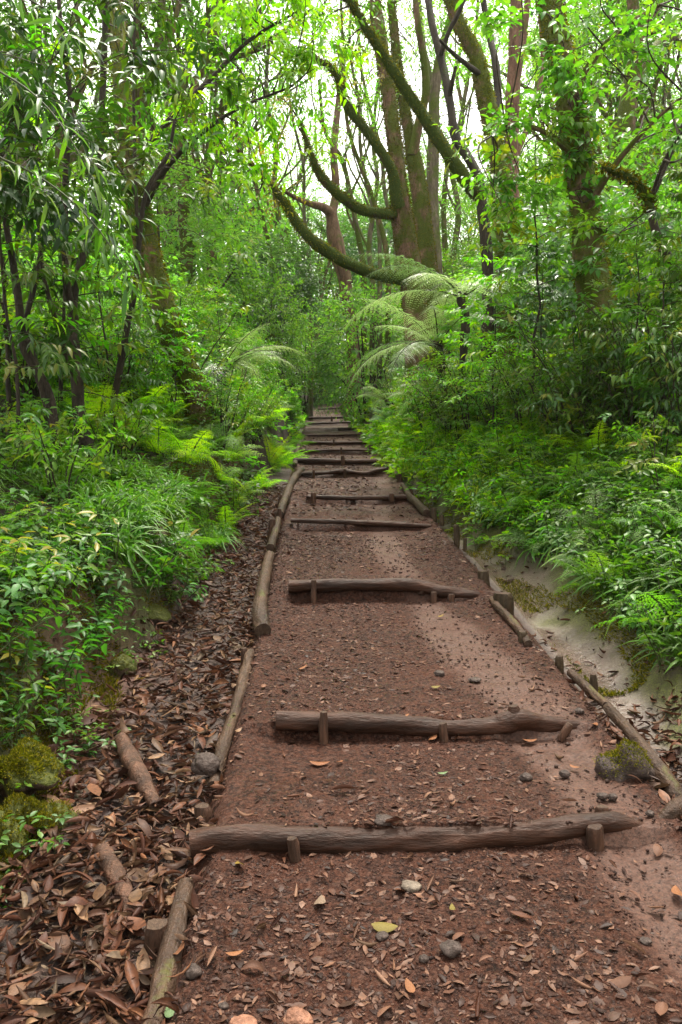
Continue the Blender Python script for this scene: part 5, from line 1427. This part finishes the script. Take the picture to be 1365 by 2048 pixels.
for gi, (pts_, kinds, lab, grp, ks) in enumerate([
        ([(840, 835), (880, 850), (905, 880), (940, 880), (870, 860), (850, 868), (890, 872), (830, 850), (925, 880), (870, 830), (960, 860), (815, 825), (900, 840), (940, 850), (850, 850), (1000, 875), (1030, 870), (980, 850), (795, 820), (920, 865), (1050, 880), (1090, 885), (1010, 860)], ('gloss', 'bright', 'gloss'), 'leafy shrub hiding the foot of the tree ferns on the right bank', 'shrubs round the tree ferns', .62),
        ([(1120, 890), (1160, 900), (1200, 905), (1240, 890), (1280, 905), (1320, 900), (1360, 915), (1400, 910), (1150, 860), (1230, 850), (1300, 860)], ('gloss', 'dark', 'dark'), 'shiny shrub with hanging leaves along the top of the right bank', 'shrubs along the right bank top', .62),
        ([(465, 885), (500, 885), (440, 890), (482, 895), (520, 870), (470, 850), (500, 850), (440, 850), (520, 840), (540, 835), (410, 850), (380, 850), (455, 820), (505, 825), (480, 870), (430, 870)], ('gloss', 'bright', 'gloss'), 'glossy shrub rising behind the lime ferns on the left', 'shrubs behind the lime ferns', .55),
        ([(20, 840), (80, 835), (220, 850), (280, 850), (330, 845), (60, 830), (200, 830), (-20, 850), (130, 830)], ('bright', 'gloss', 'bright'), 'leafy shrub between the dark stems of the left bank', 'shrubs between the dark stems', .9)]):
    for px, py in pts_:
        kd = kinds[int(rg.integers(3))]
        fput(SH[kd][int(rg.integers(len(SH[kd])))], px + rg.normal(0, 6), py - (22 if gi == 3 else 0), rg.uniform(1.0, 1.4) * ks, lab, 'shrub', 'shrub', grp)

# ---------- ferns, grass, herbs
FE = {'lime': [make_fern(121 + i, L_['lime'], 10, .62) for i in range(3)], 'fern': [make_fern(125 + i, L_['fern'], 9, .6) for i in range(3)]}
GR = [make_grass(131 + i, L_['grass'], 75, (.28, .55), .007) for i in range(3)]
GS = [make_grass(135 + i, L_['grass'], 55, (.14, .28), .008, 1.1) for i in range(3)]
GB = [make_grass(138 + i, L_['lime'], 60, (.15, .32), .007, .8) for i in range(2)]
HE = [make_herb(141 + i, L_['herb' if i < 3 else 'mid'], .18 + .05 * i, .058 + .008 * i, 6, (.5, .42, .55, .36)[i]) for i in range(4)]
HS = [make_herb(146 + i, L_['cover'], .20, .05, 8) for i in range(3)]
HL = [make_herb(150 + i, L_['bright'], .22, .055, 8, .42) for i in range(2)]


def scatter(kinds, n, region, sc, name, cat, labs, group, sep=.1, mesh=False):
    """region(rg) -> (x, y) on the ground"""
    done = []
    tries = 0
    while len(done) < n and tries < n * 30:
        tries += 1
        x, y = region()
        px, py, dp = project(np.array([x, y, float(hgt(x, y)) + .1]))
        if not (-120 < px < 1480 and py < 2150): continue
        if any((x - a) ** 2 + (y - b) ** 2 < sep * sep for a, b in done): continue
        done.append((x, y)); z = float(hgt(x, y))
        e = .08; gx = float(hgt(x + e, y) - hgt(x - e, y)) / (2 * e)
        tl = np.clip(math.atan(gx) * .5, -.5, .5)
        k = int(rg.integers(len(kinds))); s = rg.uniform(*sc)
        if mesh:
            tag(link(name, kinds[k], None, (x, y, z - .01), (rg.normal(0, .08), -tl, rg.random() * 6.28), s), labs, cat, group)
        else:
            o = place(name, kinds[k], (x, y, z - .01), rg.random() * 6.28, s, labs, cat, group)
            o.rotation_euler = (rg.normal(0, .08), -tl, rg.random() * 6.28)


RB = np.array([(765, 905), (845, 962), (990, 1050), (1135, 1125), (1235, 1225), (1320, 1300), (1420, 1375), (1390, 880), (1000, 870), (860, 840), (760, 845)])


def in_poly(px, py, poly=RB):
    c = False; n = len(poly)
    for i in range(n):
        (x1, y1), (x2, y2) = poly[i], poly[i - 1]
        if (y1 > py) != (y2 > py) and px < (x2 - x1) * (py - y1) / (y2 - y1) + x1: c = not c
    return c


def rb(x0=760, x1=1390, y0=840, y1=1375):
    def f():
        while True:
            px, py = rg.uniform(x0, x1), rg.uniform(y0, y1)
            if in_poly(px, py):
                q = hit(px, py); return q[0], q[1]
    return f


def inpoly(poly):
    poly = np.array(poly); a, b = poly.min(0), poly.max(0)

    def f():
        while True:
            px, py = rg.uniform(a[0], b[0]), rg.uniform(a[1], b[1])
            if in_poly(px, py, poly):
                q = hit(px, py); return q[0], q[1]
    return f


def side(l0, l1, y0, y1, right=False, p=1.0):
    def f():
        y = y0 + (y1 - y0) * rg.random() ** p; d = rg.uniform(l0, l1)
        w_ = .34 * np.clip(1 - (y - 6) / 9, .12, 1) + .26 * np.clip(1 - (y - 4) / 8, .1, 1)
        return ((XR + w_ + d) if right else (XL - .62 * np.clip(1 - (y - 10) / 9, .3, 1) - d)) + bend(y), y
    return f


scatter(HE, 62, inpoly([(-30, 1080), (220, 1070), (340, 1150), (215, 1250), (140, 1370), (100, 1490), (-30, 1540)]), (.6, 1.3), 'herb', 'herb', 'broad-leaved green herb of the near left bank', 'nettle-like herbs on the near left bank', .09)
scatter(HS, 48, inpoly([(380, 990), (505, 930), (490, 1010), (410, 1120), (340, 1210), (140, 1080), (150, 950)]), (.8, 1.4), 'herb', 'herb', 'small dark-leaved herb on the left bank under the dark stems', 'small herbs on the left bank', .1)
scatter(GR, 26, side(.1, 1.6, 4.9, 7.2), (.8, 1.15), 'grass_tuft', 'grass tuft', 'arching grass tuft on the left bank', 'arching grass on the left bank', .2, True)
scatter(GR, 16, side(-.06, .3, 5.2, 9), (.6, .9), 'grass_tuft', 'grass tuft', 'grass tuft drooping over the edge of the left bank', 'grass on the edge of the left bank', .25, True)
scatter(FE['lime'], 70, side(-.1, 1.7, 8.2, 15.5), (.85, 1.3), 'fern', 'fern', 'bright yellow-green fern on the left beside the steps', 'bright ferns on the left bank', .22)
scatter(FE['fern'], 40, side(-.1, 1.5, 12, 28), (.8, 1.3), 'fern', 'fern', 'blue-green fern further up the left side of the path', 'ferns further up on the left', .4)
scatter(FE['fern'], 20, side(.05, 2.2, 3.4, 10), (.6, 1.0), 'fern', 'fern', 'mid green fern among the herbs of the left bank', 'ferns among the left herbs', .35)
scatter(GB, 130, rb(760, 1080, 840, 1040), (.9, 1.5), 'grass_tuft', 'grass tuft', 'bright lime grass tuft on the right side of the far steps', 'bright grass on the right bank', .1, True)
scatter(HL, 84, rb(760, 1150, 840, 1080), (.9, 1.5), 'herb', 'herb', 'light green small-leaved herb on the right bank by the far steps', 'light herbs on the right bank', .1)
scatter(GS, 130, rb(900, 1390, 900, 1375), (.8, 1.3), 'grass_tuft', 'grass tuft', 'short green grass tuft on the right bank above the mud', 'grass tufts on the right bank', .1, True)
scatter(HS, 105, rb(900, 1390, 900, 1375), (.8, 1.4), 'herb', 'herb', 'small dark herb on the right bank above the mud', 'small herbs on the right bank', .1)
scatter(FE['fern'], 34, rb(980, 1390, 880, 1330), (.6, 1.0), 'fern', 'fern', 'green fern with narrow fronds on the right bank', 'ferns on the right bank', .35)
scatter(FE['lime'], 12, side(.7, 2.6, 5.2, 7.6, True), (.6, 1.0), 'fern', 'fern', 'bright lime fern with flat fronds below the upright sapling', 'lime ferns on the right bank', .4)
scatter(FE['fern'], 26, side(.2, 2.6, 12, 26, True), (.8, 1.3), 'fern', 'fern', 'fern further up the right side of the path', 'ferns further up on the right', .4)
for px, py, lab, kd in [(60, 1660, 'lone seedling with four pale green leaves on the mossy lump at the left edge', 0), (105, 1700, 'second small seedling on the mossy lump, lower right of the lone one', 1), (150, 1520, 'small seedling hanging over the leaf ditch by the large mossy rock', 2), (330, 1195, 'leafy seedling at the foot of the left bank reaching over the ditch', 3), (15, 1800, 'tiny seedling at the left edge near the bottom corner', 1)]:
    q = hit(px, py, top); place('seedling', HE[kd], tuple(q - np.array([0, 0, .05])), rg.random() * 6, .55, lab, 'seedling')
for px, py, Y, lab in [(115, 1203, 4.6, 'tiny violet flower among the herbs of the near left bank'), (155, 1027, 6.4, 'tiny violet flower between grass blades on the left bank'), (1228, 1147, 5.2, 'tiny violet flower on the right bank above the mud')]:
    q = P(px, py, Y); g = Geo(); a = np.arange(5) * 2 * PI / 5
    leaves(g, np.repeat(q[None], 5, 0), np.stack([np.cos(a), -.5 + 0 * a, np.sin(a)], -1), np.repeat([[0, -1., .3]], 5, 0) + 1e-3, .017, .014, LEAF6, .5)
    zg = float(hgt(q[0], q[1])); gs = Geo(); tube(gs, np.array([[q[0], q[1], zg - .02], [q[0] + .01, q[1], (q[2] + zg) / 2], q]), np.array([.002, .0016, .001]), 5, 0, 0, 1, caps=False)
    o = link('flower', None, None, (q[0], q[1], zg)); tag(o, lab, 'flower')
    link('petals', g.mesh('petals', [M['violet']], (q[0], q[1], zg)), o); link('stem', gs.mesh('stem', [M['stem']], (q[0], q[1], zg)), o)

# ---------- arching bamboo canes at the left
e = None
for i, (cane, lab) in enumerate([([(-90, 120, 4.3), (10, 150, 4.2), (95, 215, 4.1), (160, 310, 4.0), (205, 400, 3.95)], 'arching cane with long pale leaves hanging in at the upper left'), ([(-90, 300, 4.2), (10, 320, 4.1), (110, 375, 4.0), (190, 450, 3.9), (245, 530, 3.85)], 'arching leafy cane below it, pointing at the thick leaning trunk'), ([(-60, -60, 4.0), (40, -10, 3.9), (110, 30, 3.85), (160, 75, 3.8)], 'cane tip with two large bright leaves in the top left corner')]):
    pw = np.array([P(*c) for c in cane]); ft = np.array([pw[0][0] - .35, pw[0][1] + .3, float(hgt(pw[0][0] - .35, pw[0][1] + .3)) - .1])
    pts, rr = smooth_poly(np.vstack([ft, (ft + pw[0]) / 2 + np.array([-.15, 0, .35]), pw]), np.linspace(.009, .0025, len(pw) + 2), 7)
    g, gl = Geo(), Geo(); tube(g, pts - ft, rr, 6, 0, .05, i, caps=False)
    j = np.arange(len(pts) // 3, len(pts), 4); Dv = norm(np.gradient(pts, axis=0))[j]
    S_ = np.repeat(pts[j] - ft, 2, 0); D_ = np.repeat(Dv, 2, 0) + rg.normal(0, .45, (2 * len(j), 3)) - np.array([0, 0, .3])
    spray(gl, S_, D_, .13, 3, .15, .022, rg, droop=.06, tm=LANCE, hang=.45, tw=.0016)
    o = link('bamboo', None, None, tuple(ft)); tag(o, lab, 'bamboo', 'bamboo canes at the left')
    link('cane', g.mesh('cane', [M['stem']]), o); link('foliage', gl.mesh('foliage', [L_['mid'], M['stem']]), o)

# ---------- creeping cover (uncountable)
def cover(n, reg, L0, L1, leaf, lab, hmax=.16):
    g = Geo(); q = np.array([reg() for _ in range(n)]); x, y = q[:, 0], q[:, 1]
    k = N2.fbm(x * 1.5, y * 1.5, 3) + .24 > rg.random(n) * .40; x, y = x[k], y[k]; n = len(x)
    z = hgt(x, y); m = 6
    c = np.stack([x, y, z + hmax * rg.random(n) ** 1.3], -1)
    a = rg.random((n, 1)) * 6.28 + np.arange(m)[None] * 2 * PI / m + rg.normal(0, .3, (n, m))
    D = np.stack([np.cos(a), np.sin(a), rg.normal(.05, .3, (n, m))], -1)
    sc = np.clip(y / 6, .85, 2.2)[:, None]
    ll = rg.uniform(L0, L1, (n, m)) * sc
    leaves(g, (c[:, None] + D * .012 * sc[..., None]).reshape(-1, 3), D.reshape(-1, 3), np.array([0, 0, 1.]) + rg.normal(0, .3, (n * m, 3)), ll.ravel(), ll.ravel() * .55, LEAF6 if n < 9000 else LEAF2, np.repeat(rg.random(n), m) * .7 + .3 * rg.random(n * m))
    base_ = c.copy(); base_[:, 2] = z - .01
    twigs(g, base_, (base_ + c) / 2, c, np.full(n, .0016), 1)
    tag(link('ground_cover', g.mesh('ground_cover', [leaf, M['stem']])), lab, 'ground cover', None, 'stuff')


cover(8000, side(-.12, 3.5, 2.4, 12, False, 1.2), .025, .05, L_['cover'], 'creeping small-leaved ground cover on the left bank')
cover(8800, side(-.05, 3.2, 3.4, 12, True, 1.2), .02, .045, L_['cover'], 'creeping small-leaved ground cover on the right bank')
cover(6000, side(-.1, 7, 10, 34), .05, .08, L_['bright'], 'leafy ground cover further along the left side', .35)
cover(9000, side(-.25, 5, 6.5, 30, True, 1.3), .05, .08, L_['bright'], 'leafy ground cover further along the right side', .35)
# moss cushions on the bank faces
def mossmat(n, right, y0, y1, lab):
    g = Geo(); y = y0 + (y1 - y0) * rg.random(n) ** 1.4
    if right:
        x = XR + .34 * np.clip(1 - (y - 6) / 9, .12, 1) + rg.uniform(-.2, .75, n)
    else:
        x = XL - .68 - rg.uniform(-.08, .42, n)
    k = (N3.fbm(x * 3.1 + 5, y * 2.3, 3) > (.04 if right else -.07)); x, y = x[k], y[k]; n = len(x)
    p = np.stack([x, y, hgt(x, y)], -1); e = .03
    nr = norm(np.stack([-(hgt(x + e, y) - hgt(x - e, y)) / (2 * e), -(hgt(x, y + e) - hgt(x, y - e)) / (2 * e), np.ones(n)], -1))
    D = nr + rg.normal(0, .6, (n, 3)) - np.array([0, 0, .35])
    leaves(g, p, D, rg.normal(0, 1, (n, 3)), rg.uniform(.012, .04, n), rg.uniform(.005, .010, n), LEAF2, rg.random(n))
    tag(link('moss', g.mesh('moss', [M['moss']])), lab, 'moss', None, 'stuff')


mossmat(46000, False, 2.2, 11, 'yellow-green moss hanging on the face of the left bank')
mossmat(40000, True, 4.0, 12, 'yellow-green moss patches on the mud slope of the right bank')

# ---------- thin forest haze
HZ = HAZE
if HZ:
    g = Geo(); a, b, c, d, lo, hi = -90, 90, -11.5, 130, -4, 32
    V = np.array([[x, y, z] for z in (lo, hi) for y in (c, d) for x in (a, b)], float)
    g.add(V, np.array([[0, 2, 3, 1], [4, 5, 7, 6], [0, 1, 5, 4], [2, 6, 7, 3], [0, 4, 6, 2], [1, 3, 7, 5]]))
    m, nt, nd, lk = nmat('haze_air'); out = nd.new('ShaderNodeOutputMaterial'); pv = nd.new('ShaderNodeVolumePrincipled')
    pv.inputs['Color'].default_value = (.93, .97, .90, 1); pv.inputs['Density'].default_value = HZ; pv.inputs['Anisotropy'].default_value = .3
    lk.new(pv.outputs[0], out.inputs['Volume'])
    ho = link('haze', g.mesh('haze', [m], smooth=False)); tag(ho, 'thin bright mist between the far trees', 'haze', None, 'stuff')
